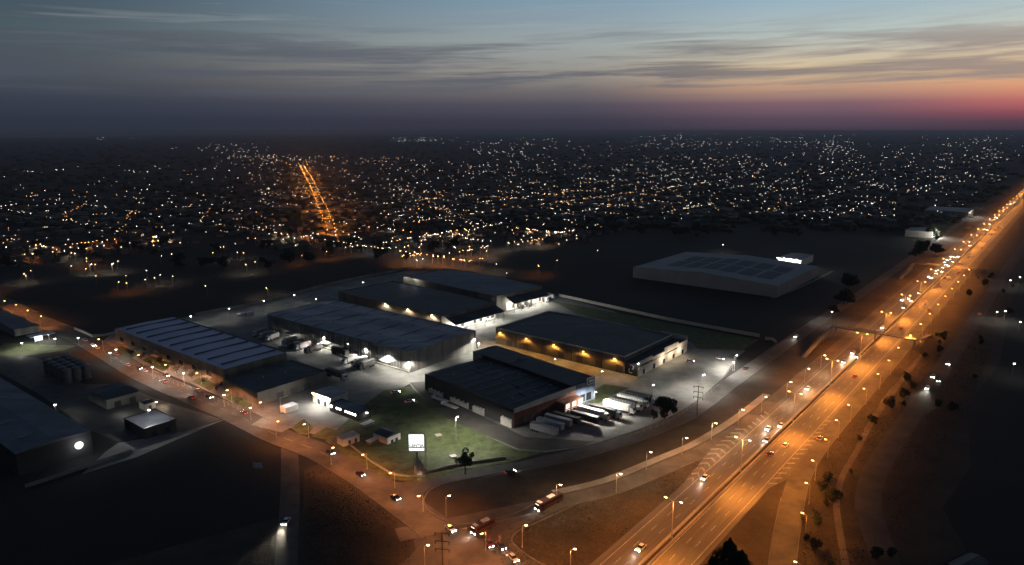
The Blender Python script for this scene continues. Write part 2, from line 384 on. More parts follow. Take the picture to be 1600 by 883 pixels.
structure(poly('junction_paving', [P(*q) for q in ((596, 752), (640, 755), (700, 744), (680, 758), (664, 768), (658, 780), (664, 797), (690, 816), (717, 823), (756, 816), (800, 807), (862, 778), (905, 784), (833, 815), (808, 827), (795, 843), (819, 868), (860, 892), (900, 930), (640, 960), (650, 860), (640, 815), (590, 775))], .065, 'asphalt_old'))
structure(poly('dirt_patch', [P(*q) for q in ((600, 900), (640, 870), (668, 838), (700, 850), (700, 900))], .067, 'dirt_road'))
isl = catmull([P(*q) for q in ((860, 776), (800, 804), (756, 814), (717, 820), (692, 813), (667, 795), (662, 780), (668, 769), (690, 757), (760, 743), (830, 728))], 3)
b = MB(); strip_mb(b, isl, -.3, .3, .2, .03); structure(b.build('kerb', 'kerb'))
isl2 = catmull([P(*q) for q in ((905, 786), (836, 818), (811, 829), (799, 844), (822, 867), (866, 892))], 3)
b = MB(); strip_mb(b, isl2, -.3, .3, .2, .03); structure(b.build('kerb', 'kerb'))
c = P(752, 903); ring = [c + Vector((math.cos(t) * 9.5, math.sin(t) * 6.5, 0)) for t in [i * math.pi / 16 for i in range(33)]]
b = MB(); strip_mb(b, ring, -.25, .25, .24, .03); structure(b.build('kerb', 'kerb'))
structure(poly('roundabout_island', [p for p in ring[:-1]], .18, 'verge'))
front = catmull([P(1392, 935), M(45, 58.1), M(76, 46.5), M(95, 42.5), M(122, 40.8), M(192, 41.3), M(294, 42), M(428, 43), M(573, 43), M(828, 45), M(1400, 48)])
road('frontage_road', front, -4.3, 4.3, .05, 'track_dark')
track = catmull([P(1330, 930), P(1312, 830), P(1307, 785), P(1316, 745), P(1338, 706), P(1362, 660), P(1392, 618), P(1420, 580), P(1440, 555)])
road('dirt_track', track, -1.1, 1.1, .04, 'dirt_road')
b = MB(); rr = random.Random(3); pts = [P(1352, 672), P(1365, 652), P(1378, 628), P(1390, 612), P(1404, 597), P(1417, 582), P(1428, 568), P(1438, 556)]
bank = [p + Vector((rr.uniform(-.35, .35), rr.uniform(-.35, .35), 0)) for p in catmull(pts, 2.5)]
strip_mb(b, bank, -.5, .5, .22, .02); structure(b.build('channel_bank', 'dirt_road'))
# industrial estate paving and lawns
structure(poly('estate_paving', [P(*q) for q in ((152, 541), (180, 516), (300, 494), (420, 470), (520, 443), (632, 424), (700, 425), (868, 462), (960, 487), (1080, 535), (1165, 548), (1150, 560), (1128, 592), (1085, 630), (1040, 655), (985, 676), (905, 700), (850, 707), (800, 705), (700, 692), (640, 600), (560, 640), (530, 690), (440, 665), (300, 600), (225, 570))], .03, 'concrete'))
structure(poly('lawn', [P(*q) for q in ((508, 690), (560, 640), (600, 610), (640, 604), (665, 625), (700, 655), (760, 681), (806, 703), (850, 706), (780, 728), (700, 744), (650, 754), (604, 748), (560, 722))], .075, 'lawn'))
structure(poly('lawn_east', [P(*q) for q in ((862, 470), (1186, 531), (1160, 548), (1090, 545), (1075, 530), (900, 490))], .05, 'lawn'))
structure(poly('lawn_strip', [P(*q) for q in ((850, 712), (905, 704), (985, 680), (1040, 658), (1075, 645), (1090, 650), (1000, 690), (905, 712), (800, 732))], .05, 'lawn'))
structure(poly('lawn_yard', [P(*q) for q in ((905, 622), (945, 600), (985, 606), (960, 616), (930, 634))], .06, 'lawn'))
structure(poly('estate_lane', [P(*q) for q in ((640, 598), (668, 596), (730, 640), (820, 683), (930, 690), (905, 699), (850, 705), (812, 702), (760, 681), (700, 655), (665, 625))], .08, 'asphalt_old'))
structure(poly('left_yard', [P(*q) for q in ((-40, 570), (0, 552), (60, 560), (130, 600), (190, 600), (240, 622), (345, 655), (290, 676), (185, 690), (140, 672), (60, 615), (0, 583))], .03, 'asphalt'))
structure(poly('pale_apron', [P(*q) for q in ((128, 741), (165, 706), (185, 692), (290, 674), (352, 655), (300, 677), (215, 714))], .055, 'concrete'))
structure(poly('forecourt', [P(*q) for q in ((392, 664), (415, 650), (450, 641), (475, 650), (455, 668), (440, 676))], .085, 'concrete'))
structure(poly('station_yard', [P(*q) for q in ((8, 536), (50, 538), (120, 540), (100, 548), (40, 556), (-20, 556))], .05, 'lawn'))
for q in (((455, 668), (475, 655), (490, 668), (480, 680), (466, 678)), ((486, 682), (510, 668), (535, 676), (520, 690))):
    structure(poly('grass_bed', [P(*k) for k in q], .1, 'lawn'))
fr = [((178, 546), (190, 540), (215, 553), (203, 561)), ((222, 563), (236, 556), (268, 571), (255, 581)), ((300, 596), (312, 590), (340, 602), (328, 611)), ((352, 622), (362, 616), (395, 632), (385, 640))]
for q in fr: structure(poly('grass_bed', [P(*k) for k in q], .1, 'lawn'))
# ------------------------------------------------------------------ buildings
def rect(N_, L_, R_, z, ua):
    n, l, r = P(*N_, z), P(*L_, z), P(*R_, z); u = azv(ua); v = azv(ua + 90)
    W = abs((r - n).dot(u)); Lg = abs((n - l).dot(v)); c = n + u * W / 2 - v * Lg / 2; c.z = 0
    return c, W, Lg, rot_az(ua)
def hall(name, label, N_, L_, R_, z, ua, wall, roof, rise=.8, ridges=1, axis='x', cat='warehouse', parapet=.5, fascia=None, W=None, Lg=None):
    c, w_, l_, rz = rect(N_, L_, R_, z, ua); W = W or w_; Lg = Lg or l_
    t = thing(name, label, cat, c, rz); hx, hy = W / 2, Lg / 2
    b = MB(); th = .35; zw = z - .6
    b.b(-hx, hx, -hy, -hy + th, 0, zw).b(-hx, hx, hy - th, hy, 0, zw).b(-hx, -hx + th, -hy + th, hy - th, 0, zw).b(hx - th, hx, -hy + th, hy - th, 0, zw)
    b.build('wall', wall, t)
    # roof: ridge profile across one axis, a slab with thickness
    b = MB(); A, B_ = (hx, hy) if axis == 'y' else (hy, hx)     # profile axis half-width A, extruded +-B
    A -= .05; top = []; n = ridges
    for i in range(n):
        x0 = -A + 2 * A * i / n; x1 = -A + 2 * A * (i + 1) / n
        top += [(x0, z - .45), ((x0 + x1) / 2, z - .45 + rise)]
    top += [(A, z - .45)]
    pts = top + [(A, z - .61), (-A, z - .61)]
    b.prof(pts, -B_ + .05, B_ - .05, 'y' if axis == 'y' else 'x')
    b.build('roof', roof, t)
    if parapet:
        b = MB(); p = parapet; e = .12; z0, z1 = zw + .01, z - .35 + p
        b.b(-hx - e, hx + e, -hy - e, -hy + .02, z0, z1).b(-hx - e, hx + e, hy - .02, hy + e, z0, z1)
        b.b(-hx - e, -hx + .02, -hy + .02, hy - .02, z0, z1).b(hx - .02, hx + e, -hy + .02, hy - .02, z0, z1)
        b.build('parapet', fascia or wall, t)
    t['W'] = W; t['L'] = Lg
    return t, hx, hy
def wall_lamp(t, x, y, z, dx, dy, col, power, e='e_white'):
    b = MB(); b.box((x + dx * .35, y + dy * .35, z + .25), (.3 + abs(dx) * .6, .3 + abs(dy) * .6, .12)); h = b.build('wall_lamp', 'steel', t)
    b = MB(); b.box((x + dx * .7, y + dy * .7, z), (.6, .6, .3)); b.build('lamp_glass', e, h)
    lamp_light('lamp_light', t, (x + dx * 1.0, y + dy * 1.0, z - .35), col, power, .22)
def doors(t, side, pos, hx, hy, w, h, m='door_dark', name='roller_door'):
    for p in pos:
        b = MB()
        if side == '-x': b.b(-hx - .12, -hx - .02, p - w / 2, p + w / 2, .1, h)
        elif side == '-y': b.b(p - w / 2, p + w / 2, -hy - .12, -hy - .02, .1, h)
        b.build(name, m, t)
def skylights(t, hx, hy, z, rows, cols, m='roof_pale', w=1.2, l=6):
    for i in range(rows):
        for j in range(cols):
            x = -hx + 2 * hx * (i + .5) / rows; y = -hy + 2 * hy * (j + .5) / cols
            MB().box((x, y, z), (l, w, .25)).build('roof_light', m, t)
def vents(t, spots):
    for x, y, z in spots:
        b = MB(); b.tube((x, y, z - .4), (x, y, z + .5), .35, n=10).tube((x, y, z + .5), (x, y, z + .8), .65, .3, n=10); b.build('roof_vent', 'steel', t)
# A : long striped hall beside the avenue
tA, hx, hy = hall('striped_warehouse', 'long low warehouse with pale blue metal roof crossed by dark stripes beside the avenue', (350, 577), (184, 512), (447, 550), 9.5, 38.5, 'wall_tan', 'roof_blue', rise=.5, parapet=.35, axis='y')
b = MB()
for k in range(9):
    y = -hy + 2 * hy * (k + .62) / 9.2; b.box((1.0, y, 9.42), (2 * hx - 5, .9, .9))
b.build('roof_gutter', 'roof_gutter', tA)
for k in range(8):
    y = hy - 9 - k * (2 * hy - 16) / 7.6
    f = MB().b(-hx - .16, -hx - .03, y - 2.6, y + 2.6, 2.6, 5.2).build('window', 'glass', tA)
    b = MB(); b.b(-hx - .2, -hx - .03, y - 2.8, y - 2.6, 2.5, 5.3).b(-hx - .2, -hx - .03, y + 2.6, y + 2.8, 2.5, 5.3).b(-hx - .2, -hx - .03, y - 2.6, y + 2.6, 5.2, 5.35); b.build('frame', 'steel', f)
    MB().b(-hx - 2.2, -hx - .03, y - 3.6, y + 3.6, 2.2, 2.38).build('awning', 'concrete_pale', tA)
tAn, hx, hy = hall('flat_annex', 'low dark flat-roofed building joined to the front end of the striped warehouse', (402, 614), (353, 592), (500, 577), 6.5, 38.5, 'wall_tan', 'roof_dark', rise=.3, parapet=.4)
doors(tAn, '-y', (-8, 0, 8), hx, hy, 4, 3.4); vents(tAn, [(-6, 2, 6.6), (5, -1, 6.6), (12, 3, 6.6)])
doors(tAn, '-x', (-4, 3), hx, hy, 3, 2.6)
# B : big central hall
tB, hx, hy = hall('central_warehouse', 'largest grey ribbed warehouse in the middle of the estate', (640, 550), (415, 492), (746, 517), 12, 38, 'wall_grey', 'roof_grey', rise=.7, ridges=2, axis='y', parapet=.3)
BX, BY = hx, hy
vents(tB, [(x, y, 12.0) for x in (-14, 13) for y in range(-50, 60, 22)])
b = MB()
for k in range(int(2 * hy / 2.4)): b.box((-hx - .08, -hy + 1.2 + k * 2.4, 5.6), (.12, .18, 10.6))
for k in range(int(2 * hx / 2.4)): b.box((-hx + 1.2 + k * 2.4, -hy - .08, 5.6), (.18, .12, 10.6))
b.build('cladding_rib', 'steel', tB)
b = MB()
for k in range(7): b.box((0, -hy + 8 + k * (2 * hy - 16) / 6, 11.98), (2 * hx - 2.5, .22, .4))
b.build('roof_seam', 'roof_slate', tB)
doors(tB, '-x', [hy - 12 - k * 9.5 for k in range(12)], hx, hy, 3.6, 4)
for y in (hy - 28, hy - 64, -hy + 16):
    MB().b(-hx - 5, -hx - .05, y - 4, y + 4, 4.6, 4.85).build('door_canopy', 'concrete_pale', tB)
    lamp_light('canopy_light', tB, (-hx - 3.2, y, 4.2), WH, 900, .3)
MB().b(-hx - 1.0, -hx - .2, -hy, hy, .03, 1.1).build('loading_kerb', 'concrete_pale', tB)
wall_lamp(tB, hx - 2, -hy, 7, 0, -1, WH, 1500)
# C and C2 : rear halls with open lit loading canopies
def canopy(t, hx, hy, z0, z1, depth, nl, power, posts=6, a0=-1.0, a1=1.0):
    x0, x1 = hx * a0, hx * a1
    b = MB(); b.prof([(-hy - depth, z0), (-hy - .15, z1), (-hy - .15, z1 + .35), (-hy - depth, z0 + .35)], x0, x1, 'x'); b.build('loading_canopy', 'roof_dark', t)
    for k in range(posts):
        x = x0 + 1 + (x1 - x0 - 2) * k / (posts - 1); MB().tube((x, -hy - depth + .6, .05), (x, -hy - depth + .6, z0), .2, n=6).build('canopy_post', 'steel', t)
    for k in range(nl):
        x = x0 + (x1 - x0) * (k + .5) / nl
        MB().box((x, -hy - depth * .55, z0 - .25), (1.6, .4, .18)).build('strip_lamp', 'e_tube', t)
        lamp_light('strip_light', t, (x, -hy - depth * .55, z0 - .7), WH, power, .3)
    MB().b(x0, x1, -hy - .13, -hy - .02, .3, z0 - .1).build('loading_wall', 'wall_white', t)
    for k in range(8):
        x = x0 + (x1 - x0) * (k + .5) / 8; MB().b(x - 1.5, x + 1.5, -hy - .2, -hy - .14, 1.2, 4.4).build('dock_door', 'door_dark' if k % 3 else 'trailer_grey', t)
tC, hx, hy = hall('dark_roof_warehouse', 'warehouse with the darkest blue roof behind the central warehouse, three white wall lamps', (690, 494), (535, 454), (775, 472), 12, 41, 'wall_tan', 'roof_dark', rise=.6, parapet=.4)
for y in (hy - 56, hy - 80, hy - 104): wall_lamp(tC, -hx, y, 11.2, -1, 0, WM, 2200, 'e_warm')
canopy(tC, hx, hy, 6.5, 9.5, 9, 7, 1500, a0=-.85, a1=.98)
tD2, hx, hy = hall('rear_warehouse', 'rearmost warehouse of the estate with a slate blue roof and a bright open loading side', (776, 463), (629, 432), (852, 447), 13, 43, 'wall_tan', 'roof_slate', rise=.6, parapet=.4)
canopy(tD2, hx, hy, 6.5, 10, 8, 6, 1600, a0=-.6, a1=.98)
for y in (hy - 5, hy - 18): lamp_light('wall_light', tD2, (-hx - 3, y, 11.6 + 1.5), WH, 500, .2)
for y in (hy - 5, hy - 18): MB().box((-hx - 2.5, y, 13.4), (.8, .5, .2)).build('flood_lamp', 'steel', tD2)
# D : long hall with amber wall lamps
tD, hx, hy = hall('amber_lamp_warehouse', 'long dark-roofed warehouse with five amber lamps on its side wall', (976, 557), (775, 512), (1051, 523), 10, 39.3, 'wall_tan', 'roof_dark', rise=.6, parapet=.55, fascia='wall_white')
for k in range(5):
    y = hy - 4 - k * (2 * hy - 9) / 4.05; wall_lamp(tD, -hx, y, 7.6, -1, 0, (1, .46, .07), 1500, 'e_amber')
    MB().b(-hx - .14, -hx - .02, y - 12.5, y - 11.9, .2, 8.6).build('downpipe', 'wall_dark', tD)
vents(tD, [(x, y, 9.9) for x in (-14, 10) for y in range(-36, 40, 18)])
doors(tD, '-x', [hy - 11 - k * 13 for k in range(7)], hx, hy, 4.2, 4.4)
b = MB(); DX, DY = hx, hy
tDf, hx, hy = hall('office_annex', 'low front block with stepped white parapets and a white curl emblem', (1000, 570), (952, 559), (1072, 532), 7, 39.3, 'wall_dark', 'roof_dark', rise=.3, parapet=.2, Lg=17)
W_ = 2 * hx
for x0, x1, z0, z1 in ((-hx, -hx + .26 * W_, 6.2, 8.4), (-hx + .26 * W_, -hx + .5 * W_, 5.6, 7.4), (-hx + .5 * W_, -hx + .8 * W_, 6.0, 9.4), (-hx + .8 * W_, hx, 5.2, 7.8)):
    MB().b(x0 + .05, x1 - .05, -hy - .7, -hy - .16, z0, z1).build('white_parapet', 'wall_white', tDf)
MB().b(-hx, hx, -hy - .5, -hy - .14, .1, 5.1).build('front_wall', 'wall_white', tDf)
MB().b(hx + .13, hx + .5, -hy, hy, 6, 9.8).build('end_parapet', 'wall_white', tDf)
for k in range(5): MB().box((-hx + (k + .5) * W_ / 5, -hy - .55, 1.6), (2.4, .1, 2.6)).build('glazed_door', 'glass', tDf)
for k in range(3): lamp_light('entrance_light', tDf, (-hx + W_ * (.45 + .18 * k), -hy - 3.2, 4.2), WM, 500, .12)
b = MB()                                                # the curl emblem
for cx, cz, a0, a1, rr_ in ((0, 4.6, 40, 250, 1.25), (.2, 2.6, 220, 420, 1.25)):
    for k in range(14):
        a = R(a0 + (a1 - a0) * k / 14); a2 = R(a0 + (a1 - a0) * (k + 1) / 14)
        p = lambda a_, r_: (-hx - .2, cx - hy + 4 + r_ * math.cos(a_), cz + r_ * math.sin(a_))
        b.add([p(a, rr_ - .25), p(a2, rr_ - .25), p(a2, rr_ + .25), p(a, rr_ + .25)], [(0, 1, 2, 3)])
b.build('wall_emblem', 'trailer_white', tDf)
# E : brick fronted double hall
tE, hx, hy = hall('brick_front_warehouse', 'dark-roofed warehouse with red brick front and white parapet nearest the big lawn', (803, 640), (662, 583), (899, 607), 9, 47.5, 'wall_dark', 'roof_dark', rise=1.2, ridges=1, axis='x', parapet=0)
MB().b(-hx - .1, hx + .1, -hy - .3, -hy - .02, .1, 7.4).build('brick_facade', 'wall_brick', tE)
MB().prof([(-hx - .1, 7.42), (hx + .1, 7.42), (hx + .1, 10.4), (0, 10.2), (-hx - .1, 9.4)], -hy - .4, -hy - .05, 'y').build('white_parapet', 'wall_white', tE)
for k, x in enumerate((-.8, -.55, -.3, -.05)):
    MB().box((x * hx, -hy - .36, 2.4), (3.4, .1, 4)).build('roller_door', 'door_dark', tE)
MB().b(hx * .32, hx * .98, -hy - 6, -hy - .42, .1, 6.2).build('porch_block', 'wall_brick', tE)
for k in range(3):
    x = hx * (.42 + .22 * k)
    for z in (.6, 3.6):
        f = MB().box((x, -hy - 6.08, z + 1.1), (2.2, .1, 2.0)).build('porch_window', 'glass' if z < 1 else 'e_window', tE)
        b = MB()
        for dx in (-1.25, 1.25): b.box((x + dx, -hy - 6.12, z + 1.1), (.28, .2, 2.5))
        b.box((x, -hy - 6.12, z + 2.3), (2.2, .2, .28)); b.build('window_surround', 'wall_white', f)
lamp_light('porch_light', tE, (hx * .8, -hy - 8, 4.5), (1, .8, .5), 260, .12)
for y0, y1, h in ((hy - 16, hy - 4, 2.6), (hy - 36, hy - 22, 3.0), (-hy + 20, -hy + 28, 3.4), (-hy + 1, -hy + 8, 4.0)):
    b = MB(); b.b(-hx - .9, -hx - .3, y0, y1, .05, h - .6)
    for k in range(4): b.b(-hx - .92, -hx - .28, y0 + (y1 - y0) * k / 4, y0 + (y1 - y0) * k / 4 + .9, h - .58, h + .1)
    b.build('side_wall_block', 'wall_white', tE)
b = MB()
for k in range(6): b.box((-hx * .2 + (k % 3) * 5, -hy + 12 + k * 9, 9.75 - abs(-hy + 12 + k * 9) / hy * .6), (.5, 6, .3))
b.build('roof_light', 'roof_slate', tE)
EX, EY = hx, hy
for x in (-13, 0, 13): wall_lamp(tE, x, hy, 6.6, 0, 1, WH, 1100)  # unseen rear lamps, added to light the central warehouse's short wall
vents(tE, [(x, y, 9.2) for x in (-12, 2, 13) for y in (-24, -2, 20)])
b = MB()
for k in range(9): b.box((0, -hy + 6 + k * (2 * hy - 10) / 8, 9.1 + 1.0 * (1 - abs(-hy + 6 + k * (2 * hy - 10) / 8) / hy)), (2 * hx - 3, .35, .22))
b.build('roof_seam', 'roof_slate', tE)
tE2, hx2, hy2 = hall('blue_front_warehouse', 'dark-roofed warehouse with pale blue cladding and a framed sign beside the brick front', (903, 606), (750, 541), (926, 588), 11.2, 47.5, 'wall_dark', 'roof_dark', rise=.5, axis='x', parapet=.2, W=17, Lg=74)
MB().b(-8.5, 8.5, -hy2 - .2, -hy2 - .03, .1, 10.4).build('front_cladding', 'wall_blue', tE2)
f = MB().b(2.2, 8, -hy2 - .55, -hy2 - .25, 8.6, 12.2).build('sign_board', 'trailer_white', tE2)
MB().b(2.7, 7.5, -hy2 - .6, -hy2 - .555, 9.1, 11.7).build('sign_face', 'wall_blue', f)
MB().b(3.4, 6.8, -hy2 - .64, -hy2 - .605, 9.8, 11.0).build('sign_lettering', 'trailer_white', f)
for k in range(3): MB().b(-7 + k * 4.6, -3.6 + k * 4.6, -hy2 - .33, -hy2 - .21, .8, 4.6).build('window', 'wall_white' if k == 0 else 'glass', tE2)
for x in (-3, 1): MB().box((x, 8, 11.7), (8, .7, .4)).build('roof_rail', 'roof_pale', tE2)
# F : far pale hall with solar panels
tF, hx, hy = hall('solar_roof_warehouse', 'isolated pale warehouse with rounded roof and dark blue solar arrays in the far dark field', (1215, 446), (992, 416), (1275, 415), 10, 38.5, 'roof_pale', 'roof_pale', rise=3.2, axis='x', parapet=0)
for j in range(6):
    for i in range(2):
        y = -hy + 12 + j * 16.5; s = 1 if y < 0 else -1; zz = lambda q: 9.62 + 3.2 * (1 - abs(q) / hy)
        x0, x1 = (-hx * .62, -hx * .08) if i == 0 else (hx * .02, hx * .5)
        y1 = y + 13
        b = MB(); n_ = 4
        ys = [y + (y1 - y) * k / n_ for k in range(n_ + 1)]
        b.add([(x, q, zz(q) + (.12 if abs(q) > .1 else .1)) for x in (x0, x1) for q in ys], [(k, k + 1, n_ + 2 + k, n_ + 1 + k) for k in range(n_)])
        b.build('solar_array', 'solar', tF)
pth = catmull([P(1206, 466), P(1240, 453), P(1275, 437), P(1300, 424)]); road('solar_hall_path', pth, -1.5, 1.5, .03, 'concrete')
# G : dark hall at left with the round illuminated sign
uG = 38.3; nG = P(24, 707, 10); rG = P(140, 671, 10); W = (rG - nG).dot(azv(uG)); Lg = 120
c = nG + azv(uG) * W / 2 - azv(uG + 90) * Lg / 2; c.z = 0
tG = thing('dark_left_warehouse', 'big dark left-edge warehouse with a glowing round sign on its end wall', 'warehouse', c, rot_az(uG)); hx, hy = W / 2, Lg / 2
MB().b(-hx, hx, -hy, hy, 0, 9.4).build('wall', 'wall_dark', tG)
b = MB(); b.prof([(-hx - .2, 9.42), (0, 10.6), (hx + .2, 9.42)], -hy - .2, hy + .2, 'y'); b.build('roof', 'roof_slate', tG)
for k in range(4): MB().box((-hx * .4, -hy + 14 + k * 22, 10.25), (5, 1.0, .5)).build('roof_light', 'roof_pale', tG)
sg = MB(); n_ = 22; xs = hx * .62
ring_ = [(xs + 1.6 * math.cos(2 * math.pi * i / n_), 5.3 + 1.65 * math.sin(2 * math.pi * i / n_) * (1 if math.sin(2 * math.pi * i / n_) < 0 else .82)) for i in range(n_)]
sg.prof(ring_, -hy - .62, -hy - .2, 'y'); so = sg.build('round_sign', 'e_panel', tG)
MB().b(xs - 1.4, xs + 1.4, -hy - .66, -hy - .63, 5.2, 5.45).build('sign_stroke', 'steel', so); MB().b(xs - 1.1, xs + 1.1, -hy - .66, -hy - .63, 4.2, 4.4).build('sign_stroke', 'steel', so)
lamp_light('sign_glow', tG, (xs, -hy - 2.5, 5.4), (.95, .97, 1), 260, .1)
MB().b(-hx - 2, hx + 10, -hy - 12.6, -hy - 12.2, .05, 1.5).build('boundary_wall', 'concrete', tG)
# small buildings
def hut(name, label, N_, L_, R_, z, ua, wall, roof, cat='building', rise=.9, axis='x', **k): return hall(name, label, N_, L_, R_, z, ua, wall, roof, rise=rise, axis=axis, cat=cat, parapet=k.get('parapet', .2), W=k.get('W'), Lg=k.get('Lg'))
t, hx, hy = hut('yard_shed', 'low grey shed between the tanks and the avenue in the left yard', (166, 625), (135, 610), (213, 608), 5, 38.5, 'wall_grey', 'roof_dark'); doors(t, '-y', (-3, 4), hx, hy, 3, 3)
t, hx, hy = hut('square_office', 'square low building with pale roof edge behind a tall lamp in the left yard', (225, 670), (190, 654), (276, 655), 5, 38.5, 'wall_dark', 'roof_slate', parapet=.35, rise=.2); doors(t, '-y', (-3, 3), hx, hy, 2.4, 2.4, 'glass', 'window')
t, hx, hy = hut('gate_lodge', 'tiny lodge with one warm lit wall near the avenue at left', (228, 634), (212, 626), (244, 627), 3.4, 38.5, 'concrete_pale', 'roof_dark', W=5, Lg=6)
doors(t, '-y', (0,), hx, hy, 1.2, 2.1); lamp_light('porch_light', t, (hx + 3, -hy - 1.5, 3), WM, 420, .15); MB().box((hx + .4, -hy - .5, 3.1), (.5, .3, .2)).build('porch_lamp', 'e_warm', t)
lamp_light('side_light', t, (-hx - 8, 2, 3), WH, 160, .1)
t, hx, hy = hut('guard_canopy', 'gatehouse with a glowing white and amber fascia over a floodlit driveway', (519, 624), (490, 610), (546, 614), 5, 38.5, 'wall_white', 'roof_grey', rise=.25, parapet=.4, Lg=14)
MB().b(-hx - .3, -hx - .14, -hy, hy - 2.5, 4.3, 4.9).build('lit_fascia', 'e_tube', t); MB().b(-hx - .3, -hx - .14, hy - 2.4, hy, 4.3, 4.9).build('amber_lamp', 'e_amber', t)
for k in range(2): lamp_light('driveway_light', t, (-hx - 3.2, -hy + 3 + k * 5, 4.2), WH, 1500, .25)
doors(t, '-x', (-3, 2), hx, hy, 2, 2.6, 'glass', 'window')
t, hx, hy = hut('office_block', 'dark office block with a row of small lit windows under its eave', (560, 646), (518, 628), (580, 639), 4.2, 38.5, 'wall_dark', 'roof_slate', rise=.3, parapet=.25)
for k in range(9):
    y = hy - 1.6 - k * (2 * hy - 3) / 8.5; MB().b(-hx - .2, -hx - .03, y - .55, y + .55, 2.5, 3.3).build('lit_window', 'e_tube' if k not in (1, 4) else 'glass', t)
wall_lamp(t, hx * .2, -hy, 3.2, 0, -1, WH, 60)
t, hx, hy = hut('gabled_shed', 'small dark-roofed shed with a pale gable end beside the lawn', (608, 684), (586, 671), (628, 675), 3.6, 38.5, 'wall_white', 'roof_dark', rise=1.0, axis='y', parapet=0, Lg=9)
doors(t, '-y', (-1.2, 1.4), hx, hy, 1.3, 1.5, 'glass', 'window')
for q, lb in (((574, 694, 592, 689), 'pale low planter nearest the avenue by the gabled shed'), ((566, 668, 582, 662), 'pale low roof panel behind the gabled shed')):
    a_, b_ = P(q[0], q[1]), P(q[2], q[3]); t = thing('low_block', lb, 'shed', (a_ + b_) / 2, rot_az(38.5)); ln_ = (b_ - a_).length / 2
    MB().b(-ln_, ln_, -1.2, 1.2, 0, 1.3).build('wall', 'wall_grey', t); MB().b(-ln_ - .2, ln_ + .2, -1.4, 1.4, 1.32, 1.6).build('roof', 'trailer_white', t)
t, hx, hy = hut('corner_kiosk', 'small pinkish box building on the bend of the avenue left of the lawn', (540, 686), (528, 680), (562, 681), 3.4, 46, 'wall_white', 'wall_white', rise=.2, parapet=.25, W=8, Lg=5)
doors(t, '-y', (-1, 2), hx, hy, 1.1, 2.1)
t, hx, hy = hut('white_kiosk', 'small kiosk with a brightly lit white roof near the estate entrance', (447, 637), (440, 632), (464, 630), 3, 38.5, 'wall_white', 'trailer_white', rise=.15, parapet=.1, W=7, Lg=4.5)
lamp_light('kiosk_light', t, (0, 0, 7), CO, 500, .15); MB().tube((-hx - 1, 0, 0), (-hx - 1, 0, 7.4), .12, n=6).tube((-hx - 1, 0, 7.4), (0, 0, 7.4), .08, n=6).build('lamp_arm', 'trailer_white', t)
t, hx, hy = hut('grey_store', 'plain grey store roof at the far left beside the avenue', (36, 512), (-30, 490), (42, 508), 5, 38.5, 'wall_grey', 'roof_slate', W=14)
t, hx, hy = hut('corner_building', 'pale roofed building just entering the bottom right corner', (1508, 905), (1470, 878), (1580, 882), 4, 60, 'wall_dark', 'roof_dark', W=12, Lg=7)
t, hx, hy = hut('lit_depot', 'floodlit white depot behind the solar-roof warehouse', (1262, 404), (1224, 398), (1275, 402), 7, 38.5, 'wall_white', 'roof_pale', W=40, Lg=22)
for k in range(4): lamp_light('yard_light', t, (-hx - 5, -hy + 3 + k * 6, 7), WH, 2600, .5)
for k in range(4): MB().box((-hx - 4.6, -hy + 3 + k * 6, 7.6), (1.4, .8, .5)).build('flood_lamp', 'e_white', t)
t, hx, hy = hut('roadside_store', 'white floodlit store beside the far motorway', (1452, 362), (1425, 357), (1470, 358), 8, 38.5, 'wall_white', 'roof_pale', W=38, Lg=30)
for k in range(3): lamp_light('yard_light', t, (-hx - 8 + k * 14, -hy - 9, 8), WH, 6000, .8)
t, hx, hy = hut('roadside_hall', 'grey hall behind the white roadside store', (1500, 333), (1458, 326), (1540, 325), 9, 38.5, 'wall_grey', 'roof_pale', W=70, Lg=60)
for k in range(2): lamp_light('yard_light', t, (-hx + k * 30, -hy - 9, 8), WH, 5000, .8)
# fuel stop at the left edge
t = thing('fuel_canopy', 'small fuel canopy with two bright panels at the far left by the avenue', 'canopy', P(66, 534), rot_az(38.5))
for x in (-4, 4): MB().tube((x, 0, 0), (x, 0, 4.5), .2, n=8).build('canopy_post', 'steel', t)
MB().box((0, 0, 4.8), (14, 7, .5)).build('canopy_roof', 'trailer_white', t)
for x in (-4, 0, 4): MB().box((x, -1, 4.45), (1.2, 1.2, .15)).build('canopy_lamp', 'e_white', t); lamp_light('canopy_light', t, (x, -1, 4.1), WH, 700, .2)
t = thing('price_sign', 'glowing white box sign on a post by the fuel canopy', 'sign', P(62, 540), rot_az(128)); MB().tube((0, 0, 0), (0, 0, 3.2), .2, n=8).build('post', 'steel', t); MB().box((0, 0, 4.7), (.5, 4.2, 3)).build('sign_box', 'e_panel', t)
